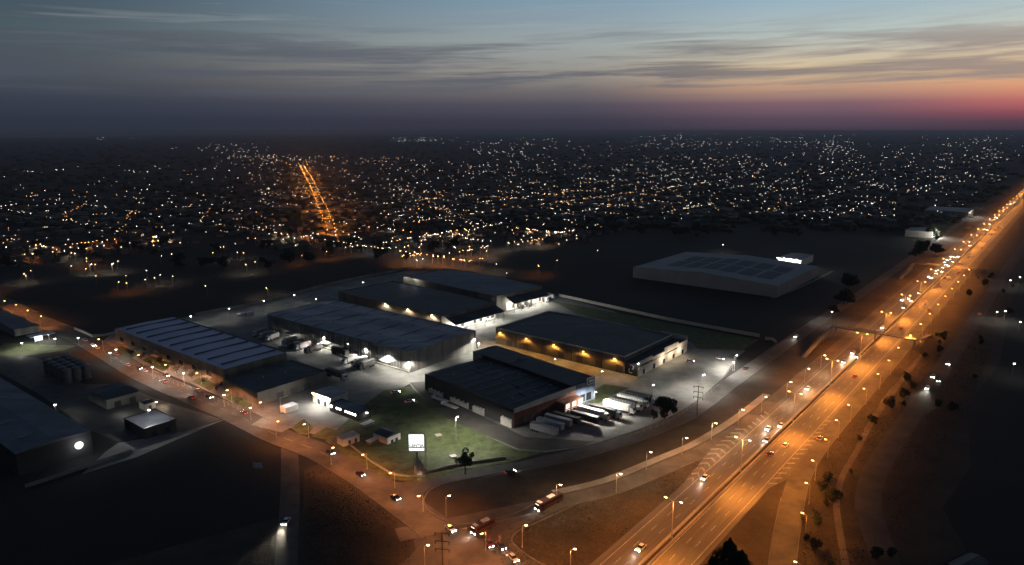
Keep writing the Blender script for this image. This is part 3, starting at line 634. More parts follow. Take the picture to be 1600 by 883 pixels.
# silos
def silo_bank():
    proto = None; k = 0
    for c_ in range(3):
        for r_ in range(5):
            base = P(107 + c_ * 14.5, 598 - c_ * 4); p = base - azv(128.3) * (r_ * 6.6)
            row = ('left', 'middle', 'right')[c_]
            lb = 'grey steel tank, %s from the near end of the %s row of the tank yard' % (ORD[r_], row)
            if proto is None:
                t = thing('storage_tank', lb, 'tank', p, 0, 'steel tanks in the left yard')
                MB().tube((0, 0, .3), (0, 0, 7.2), 2.1, n=20).build('shell', 'sil', t); MB().tube((0, 0, 7.2), (0, 0, 8.2), 2.1, .3, n=20).build('top_cone', 'sil', t)
                MB().tube((0, 0, 0), (0, 0, .3), 2.3, n=20).build('footing', 'concrete', t)
                b = MB(); b.tube((2.2, -.3, .3), (2.2, -.3, 7.6), .04, n=4).tube((2.2, .3, .3), (2.2, .3, 7.6), .04, n=4)
                for q in range(14): b.tube((2.2, -.3, .6 + q * .5), (2.2, .3, .6 + q * .5), .03, n=4)
                b.build('ladder', 'steel', t); proto = t
            else: dup(proto, None, p, random.uniform(-.6, .6), lb)
silo_bank()
# boundary walls
def wall_line(name, label, pts, h, th, m='concrete_pale', cat='wall'):
    b = MB(); strip_mb(b, catmull([P(*q) for q in pts], 12), -th / 2, th / 2, h, 0)
    return tag(b.build(name, m), label, cat)
wall_line('boundary_wall', 'long pale boundary wall running right from the rear warehouse across the dark field', ((872, 463), (950, 480), (1050, 502), (1187, 527)), 2.2, .6)
wall_line('boundary_wall', 'short pale wall stub by the track at the right end of the boundary wall', ((1195, 531), (1206, 532), (1213, 537)), 2.0, .6)
wall_line('boundary_wall', 'dim wall along the back edge of the estate behind the striped warehouse', ((305, 493), (420, 471), (520, 444), (632, 422)), 2.0, .5, 'concrete')
wall_line('boundary_wall', 'curved pale wall beside the avenue left of the striped warehouse', ((117, 515), (130, 520), (145, 527), (165, 525), (182, 521)), 1.6, .6)
wall_line('lawn_wall', 'pale low retaining wall round the tip of the lawn', ((540, 690), (580, 722), (612, 742), (640, 746), (700, 730), (790, 716)), .8, .5, 'concrete')
def fence(label, pts, h=2.0, step=4):
    t = thing('wire_fence', label, 'fence', P(*pts[0])); base = P(*pts[0]); ln_ = catmull([P(*q) - base for q in pts], step); b = MB()
    for p in ln_: b.tube(p, p + Vector((0, 0, h)), .06, n=4)
    b.build('fence_posts', 'pole_metal', t); b = MB()
    for i in range(len(ln_) - 1):
        for z in (.5, 1.2, h - .05): b.tube(ln_[i] + Vector((0, 0, z)), ln_[i + 1] + Vector((0, 0, z)), .03, n=3)
    b.build('fence_wires', 'steel', t)
fence('wire fence between the estate and the local street at right', ((1150, 565), (1120, 605), (1085, 634), (1045, 660), (985, 682)))
fence('wire fence along the striped warehouse frontage', ((165, 556), (230, 586), (300, 610), (380, 644)))
# pedestrian bridges over the motorway
def footbridge(name, label, s, z, t0, t1, ramp=True):
    base = M(s, 0); t = thing(name, label, 'footbridge', base, rot_az(38.3))      # local x along the road, local -y to the right
    MB().b(-1.3, 1.3, -t1, -t0, z - .5, z).build('deck', 'concrete', t)
    for sd in (-1, 1):
        b = MB(); b.b(sd * 1.3 - .06, sd * 1.3 + .06, -t1, -t0, z + 1.0, z + 1.1)
        for k in range(int(t1 - t0)): b.b(sd * 1.3 - .05, sd * 1.3 + .05, -t1 + k, -t1 + k + .08, z, z + 1.0)
        b.build('railing', 'steel', t)
    for y in (-t1 + .8, 0, -t0 - .8): MB().b(-.5, .5, y - .4, y + .4, .05, z - .52).build('pier', 'concrete', t)
    if ramp:
        for sd, y in ((1, -t0 + 1.4), (-1, -t1 - 1.4)):
            if sd < 0: n_, x1, yy = 10, 40, y
            else: n_, x1, yy = 10, -60, y
            b = MB(); b.add([(0, yy - 1.2, z - .4), (0, yy + 1.2, z - .4), (x1, yy + 1.2, .05), (x1, yy - 1.2, .05), (0, yy - 1.2, z - .02), (0, yy + 1.2, z - .02), (x1, yy + 1.2, .4), (x1, yy - 1.2, .4)],
                [(3, 2, 1, 0), (4, 5, 6, 7), (0, 1, 5, 4), (1, 2, 6, 5), (2, 3, 7, 6), (3, 0, 4, 7)])
            b.build('access_ramp', 'concrete', t)
            b = MB()
            for sy in (-1.15, 1.15): b.tube((0, yy + sy, z + 1), (x1, yy + sy, 1.4), .07, n=5)
            for k in range(1, 12): b.tube((x1 * k / 12, yy, z * (1 - k / 12) - .3), (x1 * k / 12, yy, 0), .2, n=6)
            b.build('ramp_railing', 'steel', t)
footbridge('footbridge', 'nearer footbridge over the motorway with a long sloping ramp on its left', 302, 6.2, -24, 23)
footbridge('footbridge', 'farther footbridge over the motorway among dense traffic', 590, 6.2, -26, 24)
# ------------------------------------------------------------------ lamps
def pole_lamp(kind, h, arm, mcol, e, lens=.75):
    """one single-arm lamp; arm along local +x"""
    t = thing('street_lamp', '', 'street lamp'); b = MB(); b.tube((0, 0, 0), (0, 0, h - .6), .11, .07, n=7)
    if arm: b.tube((0, 0, h - .6), (arm, 0, h), .06, n=6)
    b.tube((0, 0, 0), (0, 0, .5), .2, n=7); b.build('pole', mcol, t)
    hd = MB().box((arm + .2, 0, h + .06), (1.0, .45, .16), top=(.7, .3)).build('lamp_head', 'steel', t)
    MB().box((arm + .2, 0, h - .12), (lens, lens * .8, .2)).build('lens', e, hd)
    return t
protos = {}
def place_lamp(label, head, h, arm, az, col, power, e, group, maxr=.25, key=None):
    """head = ground point under the lens"""
    k = (h, arm, e)
    d = azv(az); base = head - d * (arm + .2)
    if k not in protos:
        t = pole_lamp('s', h, arm, 'pole_metal', e); protos[k] = t
        t.location = base; t.rotation_euler.z = rot_az(az); t['label'] = label
        if group: t['group'] = group
        src = t
    else:
        kids = [c for c in protos[k].children if c.type == 'MESH']
        src = protos[k].copy(); COL.objects.link(src); src.location = base; src.rotation_euler.z = rot_az(az); src['label'] = label
        if group: src['group'] = group
        elif 'group' in src: del src['group']
        for c in kids: dup(c, src)
    if power: lamp_light('lamp_light', src, (arm + .2, 0, h - .45), col, power, maxr)
    return src
# twin-arm motorway lamps in the median
def twin():
    t = thing('motorway_lamp', '', 'street lamp', group='twin-arm lamps along the motorway median'); h = 14
    b = MB(); b.tube((0, 0, 0), (0, 0, h - .8), .18, .1, n=8); b.tube((0, 0, 0), (0, 0, .8), .35, n=8)
    b.build('pole', 'pole_metal', t)
    for s in (-1, 1):
        MB().tube((0, 0, h - .8), (0, s * 2.3, h), .07, n=6).build('arm', 'pole_metal', t)
        hd = MB().box((0, s * 2.7, h + .08), (.5, 1.2, .18), top=(.35, .9)).build('lamp_head', 'steel', t)
        MB().box((0, s * 2.7, h - .14), (.6, .8, .22)).build('lens', 'e_orange', hd)
    return t
tw = twin(); s_heads = []
for py, px in ((779, 1048), (685, 1160), (613, 1241), (562, 1301), (521, 1348), (488, 1386), (461, 1416), (440, 1442), (422, 1465), (405, 1484), (390, 1503)):
    s_heads.append((P(px, py, 14) - RO).dot(RM))
s_heads[0:0] = [s_heads[0] - 62]
while s_heads[-1] < 3000: s_heads.append(s_heads[-1] + 64)
kids_tw = list(tw.children)
for i, s in enumerate(s_heads):
    lb = 'twin-arm orange motorway lamp in the median, %s from the near end' % (ORD[i] if i < 40 else 'last')
    if i == 0: o = tw; o['label'] = lb
    else:
        o = tw.copy(); COL.objects.link(o); o['label'] = lb
        for c in kids_tw: dup(c, o)
    o.location = M(s, 0, .1); o.rotation_euler.z = rot_az(38.3)
    if i < 18:
        for sd in (-1, 1): lamp_light('lamp_light', o, (0, sd * 2.7, 13.5), OR, 8200, .32)
    else: lamp_light('lamp_light', o, (0, 0, 13.4), OR, 14000, .8)
rl = [(1243, 877), (1254, 801), (1260, 754), (1270, 719), (1290, 686), (1307, 656), (1326, 632), (1350, 607), (1372, 584), (1389, 563), (1404, 543)]
for i, q in enumerate(rl):
    p = P(*q, 8); p.z = .05
    place_lamp('single orange lamp, %s from the bottom of the row right of the motorway' % ORD[i], p, 8, 1.2, -51.7, OR, 2500, 'e_orange', 'single lamps beside the right ramp', .22)
for i in range(9):
    place_lamp('single orange lamp beyond the nearer footbridge, %s from it on the right shoulder' % ORD[i], M(302 + i * 34, 19.5, .05), 8, 1.2, -51.7, OR, 2500, 'e_orange', 'single lamps on the right shoulder', .22)
ll = [(876, 757), (970, 740), (1017, 706), (1073, 684), (1119, 661), (1161, 640), (1197, 620), (1236, 597), (1264, 576), (1289, 555)]
for i, q in enumerate(ll):
    p = P(*q, 8); p.z = .05
    place_lamp('single warm lamp, %s from the left in the row beside the entry ramp' % ORD[i], p, 8, 1.5, 128.3, (1, .60, .30), 1700, 'e_warm', 'lamps beside the left ramp', .2)
for q, lb in (((702, 774), 'warm lamp inside the dark grass island by the junction'), ((822, 820), 'warm lamp on the kerb corner right of the junction cars'), ((898, 857), 'warm lamp on the dark grass triangle at the bottom centre'), ((669, 851), 'warm lamp left of the wooden pylon at the bottom')):
    p = P(*q, 8); p.z = .05; place_lamp(lb, p, 8, 1.0, 90, RD, 1900, 'e_warm', None, .2)
# orange lamps along the avenue
al = [(7, 470), (25, 476), (43, 485), (64, 494), (434, 658), (520, 699)]
for i, q in enumerate(al):
    p = P(*q, 7); p.z = .05; place_lamp('orange avenue lamp, %s from the left edge of the photo' % ORD[i], p, 7, 1.0, 38, RD, 2000, 'e_orange', 'orange lamps along the avenue', .2)
for i, q in enumerate(((152, 548), (214, 574), (256, 590), (305, 604), (352, 632), (404, 652), (472, 688), (563, 738), (606, 768), (650, 806), (748, 868))):
    p = P(*q); place_lamp('orange lamp over the traffic on the avenue, %s from the striped warehouse corner' % ORD[i], p + azv(38) * 1.5, 7, 1.8, 218, RD, 2200, 'e_orange', 'lamps over the avenue traffic', .10)
for i in range(7):
    p = P(-16, 465) + (P(-16, 465) - P(60, 500)).normalized() * (30 * i + 20); place_lamp('far avenue lamp beyond the left edge, %s out' % ORD[i], p, 7, 1, 38, OR, 2600, 'e_orange', 'avenue lamps left of frame', .2) if i < 1 else None
# white lamps
yl = [((172, 551), 6, 800, 'white lamp at the left corner of the striped warehouse frontage'), ((181, 546), 6, 500, 'smaller white lamp behind the frontage corner lamp'), ((238, 573), 7, 2600, 'brightest white lamp midway along the striped warehouse frontage'),
      ((287, 583), 7, 1300, 'white lamp right of the brightest frontage lamp'), ((350, 617), 6, 900, 'white lamp near the right end of the striped warehouse frontage'), ((391, 637), 6, 800, 'white lamp before the flat annex by the avenue'),
      ((298, 494), 7, 500, 'white lamp behind the back corner of the striped warehouse'), ((358, 482), 7, 500, 'white lamp on the back fence behind the yard'), ((412, 470), 7, 200, 'dim lamp on the back fence left of the central warehouse'), ((460, 461), 7, 150, 'dim pole lamp on the back fence behind the central warehouse'),
      ((494, 467), 7, 200, 'small lamp at the back corner of the central warehouse'), ((567, 441), 7, 300, 'white lamp on the back fence behind the dark-roof warehouse'), ((715, 651), 11, 8500, 'tall bright white lamp over the big lawn beside the estate lane'), ((931, 612), 10, 8500, 'white lamp beside the row of parked trailers'),
      ((941, 580), 5, 250, 'small lamp between the blue front and amber-lamp warehouses'), ((867, 561), 5, 250, 'small lamp over the gap behind the dark roofs'), ((997, 568), 8, 300, 'small lamp on the corner of the front block with the curl emblem'), ((1021, 601), 6, 300, 'small lamp right of the parked trailers'),
      ((1100, 585), 9, 6500, 'bright white lamp in the right yard beside the tall wooden pylon'), ((1151, 555), 9, 7000, 'brightest floodlight at the far right corner of the estate'), ((1146, 566), 5, 2600, 'lower floodlight just below the brightest corner floodlight'), ((1300, 487), 8, 1500, 'lone white lamp on the local street beyond the estate'),
      ((748, 536), 7, 3500, 'white lamp at the right corner of the central warehouse'), ((1130, 382), 8, 500, 'lone lamp in the field behind the solar-roof warehouse'), ((86, 632), 7, 400, 'small cool lamp in the left yard near the dark warehouse'), ((233, 640), 10, 900, 'tall white lamp before the square office in the left yard'),
      ((34, 536), 5, 1500, 'white lamp left of the fuel canopy'), ((86, 529), 5, 700, 'white lamp right of the fuel canopy'), ((122, 528), 5, 200, 'small lamp on the avenue near the curved wall'),
      ((1558, 487), 7, 700, 'left of the two white lamps in the dark right field'), ((1571, 486), 7, 700, 'right of the two white lamps in the dark right field'), ((1585, 568), 7, 300, 'isolated lamp low in the dark right field'), ((1594, 503), 7, 250, 'lamp at the right edge past the two field lamps'), ((1594, 433), 7, 300, 'upper lamp at the right edge beyond the frontage road'), ((1579, 438), 7, 300, 'lamp left of the upper right edge lamp'),
      ((432, 560), 1.2, 0, '')]
for q, h, pw, lb in yl:
    if not lb: continue
    p = P(*q, h); p.z = .05
    place_lamp(lb, p, h, 0 if h < 9 else .6, 90, WH, pw, 'e_white' if h != 5.5 else 'e_cool', None, .16 + .00008 * pw)
bl = [(437, 505), (488, 521), (506, 527), (516, 529), (544, 537), (571, 545), (606, 556), (638, 566)]
for i, q in enumerate(bl):
    p = P(*q, 7); p.z = .05; place_lamp('white pole lamp along the long side of the central warehouse, %s from the left' % ORD[i], p, 7, 0, 38, WH, 5500, 'e_white', 'pole lamps before the central warehouse', .2)
# ------------------------------------------------------------------ billboard, monument, pylons
t = thing('billboard', 'tall illuminated white advertising panel on the tip of the lawn', 'billboard', P(652, 737), 0)
zb = 9.0
MB().box((0, .2, zb / 2 - .5), (.9, .5, zb)).build('mast', 'steel', t)
MB().box((0, .25, zb + 3.2), (6.2, .5, 7.0)).build('cabinet', 'steel', t)
pn = MB().b(-2.9, 2.9, -.12, -.02, zb + 1.35, zb + 6.5).build('lit_panel', 'e_panel', t)
MB().b(-2.9, 2.9, -.12, -.02, zb - .15, zb + .85).build('lit_strip', 'e_panel', t)
cu = bpy.data.curves.new('t', 'FONT'); cu.body = 'CENTER'; cu.size = 1.45; cu.offset = .05; cu.align_x = 'CENTER'; cu.extrude = .02
to = bpy.data.objects.new('t', cu); COL.objects.link(to); dg = bpy.context.evaluated_depsgraph_get(); me = bpy.data.meshes.new_from_object(to.evaluated_get(dg)); bpy.data.objects.remove(to)
me.materials.clear(); me.materials.append(MT['wall_dark']); x = bpy.data.objects.new('panel_lettering', me); COL.objects.link(x); x.parent = pn; x.location = (0, -.16, zb + 1.5); x.rotation_euler = (R(90), 0, 0); x.scale = (1.05, 1, 1)
t = thing('flag_mast', 'slim white mast right of the illuminated billboard', 'mast', P(666, 734)); MB().tube((0, 0, 0), (0, 0, 14.5), .16, .09, n=8).build('pole', 'trailer_white', t); MB().tube((0, 0, 0), (0, 0, .4), .5, n=10).build('base', 'concrete', t)
b = MB(); prev = None; n_ = 18; rows = [(0, 1.55), (.8, 1.75), (2.0, 1.9), (3.4, 1.8), (4.8, 1.45), (5.9, .9), (6.5, .35), (6.65, .02)]
vs = [(r_ * math.cos(2 * math.pi * i / n_), r_ * .55 * math.sin(2 * math.pi * i / n_), z) for z, r_ in rows for i in range(n_)]
b.add(vs, [(j * n_ + i, j * n_ + (i + 1) % n_, (j + 1) * n_ + (i + 1) % n_, (j + 1) * n_ + i) for j in range(len(rows) - 1) for i in range(n_)])
t = thing('stone_monument', 'pale upright egg-shaped monument in front of the billboard', 'monument', P(655, 742)); b.build('stone', 'concrete_pale', t); MB().box((0, 0, .12), (4.6, 3, .24)).build('plinth', 'concrete', t); MB().box((.2, -4.2, .3), (.7, .3, .4)).build('flood_lamp', 'steel', t); lamp_light('added_flood_light', t, (.2, -3.9, .7), (1, .86, .66), 90, .15, 'SPOT', 80, (R(75), 0, 0)); MB().tube((.9, -1.02, 2.6), (.9, -1.12, 2.6), .35, n=10).build('plaque', 'steel', t)  # flood lamp and its beam are added to brighten the monument's near side
for q, lb in (((685, 681), 'pale square slab on the lawn right of the billboard'), ((708, 714), 'pale square slab on the lawn left of the lawn tree')):
    tag(MB().box((0, 0, .3), (2.6, 2.6, .5)).build('stone_slab', 'concrete_pale', None, P(*q), .5), lb, 'slab')
t = thing('pale_sign_board', 'pale tilted board on posts in the dark field left of the south road', 'sign', P(403, 738), R(-12))
MB().box((0, 0, 2.9), (3.6, .25, 2)).build('board', 'trailer_white', t)
for x in (-1.2, 1.2): MB().tube((x, .1, 0), (x, .1, 1.9), .1, n=6).build('post', 'wood', t)
def pylon(label, q, h, rz):
    t = thing('power_pylon', label, 'pylon', P(*q), rz); MB().tube((0, 0, 0), (0, 0, h), .28, .16, n=8).build('pole', 'wood', t)
    for k in range(3):
        z = h - .6 - k * 2.6; a = MB().box((0, 0, z), (4.6 - .2 * k, .22, .25)).build('crossarm', 'wood', t)
        for x in (-2.1, 2.1): MB().tube((x, 0, z + .1), (x, 0, z - .9), .1, .14, n=6).build('insulator', 'rubber', a)
pylon('dark wooden pylon with three crossarms at the bottom of the photo', (692, 899), 14.5, R(-8)); pylon('dark wooden pylon with crossarms beside the bright right yard', (1089, 650), 15, R(-25))
# ------------------------------------------------------------------ trees
def crown(rx, rz, n, leaf, seed, cone=False):
    rr = random.Random(seed); b = MB(); cl = [(Vector((rr.gauss(0, .5), rr.gauss(0, .5), rr.gauss(0, .45))), rr.uniform(.35, .6)) for _ in range(14)]
    for i in range(n):
        if cone:
            h = rr.random() ** .8; r_ = rx * (1 - h ** 1.7) * rr.uniform(.3, 1.1) * (1 + .22 * math.sin(h * 19 + 3 * math.sin(h * 7))); a = rr.uniform(0, 6.283); p = Vector((r_ * math.cos(a), r_ * math.sin(a), h * rz * 2 + abs(rr.gauss(0, .15))))
        else:
            c, s = cl[rr.randrange(14)]; d = Vector((rr.gauss(0, 1), rr.gauss(0, 1), rr.gauss(0, 1))).normalized() * s * rr.uniform(.6, 1.05); q = c + d; p = Vector((q.x * rx * .8, q.y * rx * .8, q.z * rz * .8))
        a = Vector((rr.gauss(0, 1), rr.gauss(0, 1), rr.gauss(0, 1) + (4 if cone else 0))).normalized(); u = a.orthogonal().normalized() * leaf * rr.uniform(.6, 1.3); v = a.cross(u) * rr.uniform(.5, 1)
        if cone: u, v = a * leaf * 1.8, a.orthogonal().normalized() * leaf * .5
        b.add([p - u - v * .3, p - v, p + u, p + v], [(0, 1, 2, 3)])
    return b
def tree(label, loc, h, rx, rz, n, leaf, seed, m='leaf', group=None, name='broadleaf_tree', cone=False, trunk=.3, cat='tree'):
    t = thing(name, label, cat, loc, 0, group); b = MB(); rr = random.Random(seed)
    b.tube((0, 0, 0), (0, 0, h * .6), trunk, trunk * .55, n=8)
    if not cone:
        for k in range(6):
            a = k * 1.05 + rr.random(); b.tube((0, 0, h * (.35 + .04 * k)), (math.cos(a) * rx * .6, math.sin(a) * rx * .6, h - rz + rr.uniform(-.3, .5) * rz), trunk * .4, trunk * .12, n=5)
    b.build('trunk', 'bark', t); crown(rx, rz, n, leaf, seed, cone).build('crown', m, t, (0, 0, (h - rz) if not cone else h * .06)); return t
tree('slender dark tree standing alone on the edge of the lawn', P(727, 741), 9.2, 2.9, 3.6, 1700, .30, 5)
tree('dense round dark tree beside the parked trailers', P(1038, 655), 11.5, 5.2, 5.0, 4200, .36, 9, 'leaf_dark')
tree('small bush beside the dense round tree', P(1022, 655), 4.6, 2.0, 2.0, 900, .28, 19, 'leaf_dark', name='garden_bush', cat='bush')
tree('tall dark conifer rising from the bottom edge right of the motorway', P(1137, 903), 13, 5.4, 5.9, 4200, .34, 11, 'leaf_dark', name='conifer_tree', cone=True)
tree('second dark conifer leaning against the taller one at the bottom edge', P(1156, 912), 11, 4.6, 4.9, 2600, .32, 12, 'leaf_dark', name='conifer_tree', cone=True)
tree('shorter dark conifer left of the tallest at the bottom edge', P(1116, 915), 10, 4.2, 4.4, 2300, .32, 13, 'leaf_dark', name='conifer_tree', cone=True)
pt_ = [tree('dark bush on the rough slope right of the motorway', M(90, 29), 4.2, 2.6, 2.1, 700, .32, 21, 'leaf_dark', 'bushes right of the motorway', 'roadside_bush', cat='bush')]
rr = random.Random(4)
for i in range(44):
    s = rr.uniform(20, 620); tt = rr.uniform(27, 36) if rr.random() < .75 else rr.uniform(49, 60)
    if s < 60: tt += (60 - s) * .35
    dup(pt_[0], None, M(s, tt), rr.uniform(0, 6), None, None, rr.uniform(.4, 1.25))
pA = tree('small dark tree in front of the striped warehouse', P(205, 557), 4.4, 2.0, 1.7, 600, .26, 31, 'leaf_dark', 'frontage trees before the striped warehouse', 'frontage_tree')
for q in ((222, 563), (236, 570), (262, 577), (276, 583), (300, 592), (318, 601), (338, 611), (346, 606), (250, 569), (378, 628), (371, 634)): dup(pA, None, P(*q), rr.uniform(0, 6), None, None, rr.uniform(.5, 1.0))
far_tree = tree('dark tree among the far trees beyond the fields', P(1462, 398), 13, 7, 5.5, 900, .9, 41, 'leaf_dark', 'far dark trees beyond the fields', 'far_tree', trunk=.5)
for i in range(110):
    k = i % 11
    if k < 3: q = (rr.uniform(1425, 1490), rr.uniform(360, 420))
    elif k < 6: q = (rr.uniform(900, 1440), rr.uniform(345, 372))
    elif k < 8: q = (rr.uniform(380, 720), rr.uniform(385, 412))
    elif k < 10: q = (rr.uniform(0, 420), rr.uniform(385, 425))
    else: q = (rr.uniform(1300, 1380), rr.uniform(445, 500))
    p = P(*q); tq = (p - RO).dot(RN)
    if -36 < tq < 55: continue
    dup(far_tree, None, p, rr.uniform(0, 6), None, None, rr.uniform(.5, 1.15))
b = MB(); rr = random.Random(77)                       # rough grass tufts on the verges
for i in range(15000):
    k = rr.random()
    if k < .4: p = M(rr.uniform(-30, 75), rr.uniform(-60, -13.6), 0)
    elif k < .85: s_ = rr.uniform(-20, 330); p = M(s_, rr.uniform(22 + max(0, 75 - s_) * .33, 60), 0)
    else: p = P(rr.uniform(480, 640), rr.uniform(735, 885))
    bad = False
    for ln_, w0 in ((rampL, 5), (rampR, 5.2), (front, 5), (track, 1.6), (ave, 7.5), (loc_st, 5), (south, 4)):
        if any((a.x - p.x) ** 2 + (a.y - p.y) ** 2 < (w0 + .5) ** 2 for a in ln_): bad = True; break
    if bad: continue
    tt = (p - RO).dot(RN)
    if k < .4:
        s_ = (p - RO).dot(RM); lim = min((abs((a - RO).dot(RM) - s_), (a - RO).dot(RN)) for a in rampL)[1]
        if tt < lim + 5: continue
    r_ = rr.uniform(.15, .55); a = rr.uniform(0, 3.14); h = rr.uniform(.12, .45)
    b.add([(p.x + r_ * math.cos(a), p.y + r_ * math.sin(a), .02), (p.x + r_ * math.cos(a + 2.1), p.y + r_ * math.sin(a + 2.1), .02), (p.x + r_ * math.cos(a + 4.2), p.y + r_ * math.sin(a + 4.2), .02), (p.x, p.y, h)], [(0, 1, 3), (1, 2, 3), (2, 0, 3)])
tag(b.build('grass_tufts', 'tuft'), 'rough dry grass on the verges beside the motorway and ramps', 'grass', None, 'stuff')
# ------------------------------------------------------------------ vehicles
def car_proto(paint):
    t = thing('car', '', 'car'); b = MB()
    b.prof([(-2.15, .35), (-2.2, .85), (-1.9, 1.0), (-1.0, 1.02), (.75, .98), (2.0, .85), (2.2, .6), (2.18, .35)], -.88, .88, 'y').build('body', 'car_' + paint, t)
    b = MB(); x = [(-1.75, 1.0, .8), (1.0, 1.0, .8), (.35, 1.48, .66), (-1.25, 1.48, .66)]
    b.add([(a, -y, z) for a, z, y in x] + [(a, y, z) for a, z, y in x], [(0, 1, 2, 3), (7, 6, 5, 4), (0, 4, 5, 1), (1, 5, 6, 2), (2, 6, 7, 3), (3, 7, 4, 0)]); b.build('windows', 'glass', t)
    MB().b(-1.2, .32, -.64, .64, 1.485, 1.53).build('roof', 'car_' + paint, t)
    for x_ in (-1.35, 1.35):
        for y in (-.86, .86): MB().tube((x_, y - .1, .34), (x_, y + .1, .34), .34, n=12).build('wheel', 'rubber', t)
    for y in (-.62, .62):
        MB().box((2.2, y, .66), (.12, .32, .18)).build('headlight', 'e_head', t); MB().box((-2.2, y, .78), (.1, .36, .2)).build('tail_light', 'e_tail', t)
    return t
cars = {}
def car(paint, loc, az, label, beam=0, group=None):
    if paint not in cars: t = cars[paint] = car_proto(paint)
    else:
        t = cars[paint].copy(); COL.objects.link(t)
        for c in [c for c in cars[paint].children if c.type == 'MESH']: dup(c, t)
    t.location = (loc[0], loc[1], .13); t.rotation_euler.z = rot_az(az); t['label'] = label
    if group: t['group'] = group
    elif 'group' in t: del t['group']
    if beam: lamp_light('beam', t, (2.6, 0, .8), (1, .9, .7), beam, .15, 'SPOT', 55, (R(78), 0, R(-90)))
    return t
def mcar(paint, q, away, label, beam=0):
    p = P(*q); s, tt = (p - RO).dot(RM), (p - RO).dot(RN); return car(paint, M(s, tt), 38.3 if away else 218.3, label, beam, 'cars on the motorway')
on = [((1001, 859), 'white'), ((1101, 749), 'white'), ((1198, 690), 'silver'), ((1200, 672), 'white'), ((1220, 667), 'white'), ((1262, 609), 'white'), ((1319, 567), 'silver'), ((1333, 553), 'white'), ((1339, 559), 'silver'), ((1379, 513), 'white')]
for i, (q, c_) in enumerate(on): mcar(c_, q, False, '%s car with headlights coming down the left carriageway, %s from the bottom' % (c_, ORD[i]), 800 if i < 10 else 0)
aw = [((1203, 712), 'black'), ((1227, 698), 'white'), ((1336, 590), 'red'), ((1451, 486), 'black'), ((1445, 478), 'silver'), ((1408, 515), 'red')]
for i, (q, c_) in enumerate(aw): mcar(c_, q, True, '%s car driving away on the right carriageway, %s from the bottom' % (c_, ORD[i]))
car('silver', P(1281, 687), 38, 'silver car on the right ramp beside the chevrons')
k = 0; rr = random.Random(12); used = []
for i in range(64):
    s = rr.uniform(400, 1500) if i < 40 else rr.uniform(430, 720); lane = rr.choice((-9, -6, -3.2, 3.2, 6.4, 9.6)); 
    if any(abs(s - a) < 9 and lane == l for a, l in used): continue
    used.append((s, lane)); c_ = rr.choice(('white', 'silver', 'black', 'red', 'white'))
    car(c_, M(s, lane), 218.3 if lane < 0 else 38.3, '%s car in the dense far traffic on the %s carriageway' % (c_, 'left' if lane < 0 else 'right'), 0, 'far cars in dense motorway traffic')
av = [((182, 555), 'silver', 1), ((200, 572), 'white', 1), ((218, 577), 'black', 0), ((226, 581), 'silver', 1), ((256, 598), 'white', 1), ((260, 588), 'red', 0), ((299, 623), 'black', 1), ((309, 612), 'silver', 1), ((327, 622), 'black', 0), ((381, 647), 'red', 1), ((133, 533), 'silver', 1), ((146, 541), 'white', 0), ((152, 545), 'silver', 1), ((516, 709), 'black', 0), ((563, 743), 'red', 1), ((618, 780), 'black', 1), ((704, 829), 'silver', 0)]
for i, (q, c_, tow) in enumerate(av):
    p = P(*q); j = min(range(len(ave) - 1), key=lambda a: (ave[a] - Vector((p.x, p.y, 0))).length); d = ave[j + 1] - ave[j]; az = math.degrees(math.atan2(d.x, d.y))
    car(c_, p, az if i >= 14 and tow else az + 180 * tow, '%s car on the avenue, %s in the line from the left edge' % (c_, ORD[i]), 130 if tow else 0, 'cars on the avenue')
for q, c_, az, lb in (((447, 818), 'white', 181, 'lone car with bright headlights coming down the south road'), ((765, 852), 'red', 160, 'car behind the bus at the roundabout'), ((783, 856), 'black', 152, 'dark car with headlights entering the roundabout'), ((802, 875), 'silver', 150, 'pale car with headlights at the bottom of the roundabout'),
    ((797, 740), 'black', 60, 'dark car on the local street before the island'), ((1449, 608), 'white', 218, 'front car with white headlights on the frontage road'), ((1458, 590), 'silver', 218, 'second car on the frontage road behind the front car'), ((1467, 596), 'black', 218, 'third car pulled close on the frontage road'), ((1482, 570), 'silver', 218, 'pale car parked further along the frontage road'),
    ((1530, 492), 'silver', 38, 'pale car on the far frontage road by the two field lamps'), ((1244, 527), 'white', 218, 'car with a long white beam on the local street beyond the estate'), ((1125, 562), 'white', 128, 'white car parked below the boundary wall in the right yard'), ((1165, 577), 'black', 38, 'black car leaving the right yard'),
    ((896, 601), 'black', 128, 'black car parked behind the blue-front warehouse'), ((1078, 566), 'silver', 100, 'grey car parked before the white parapet block'), ((640, 629), 'silver', 60, 'silver car parked on the grass behind the lawn'), ((618, 615), 'white', 60, 'long white car parked behind the lawn')):
    bm_ = {'lone car with bright headlights coming down the south road': 4500, 'front car with white headlights on the frontage road': 2600, 'car with a long white beam on the local street beyond the estate': 1500}.get(lb, 500 if 'headlights' in lb else 0)
    car(c_, P(*q), az, lb, bm_)
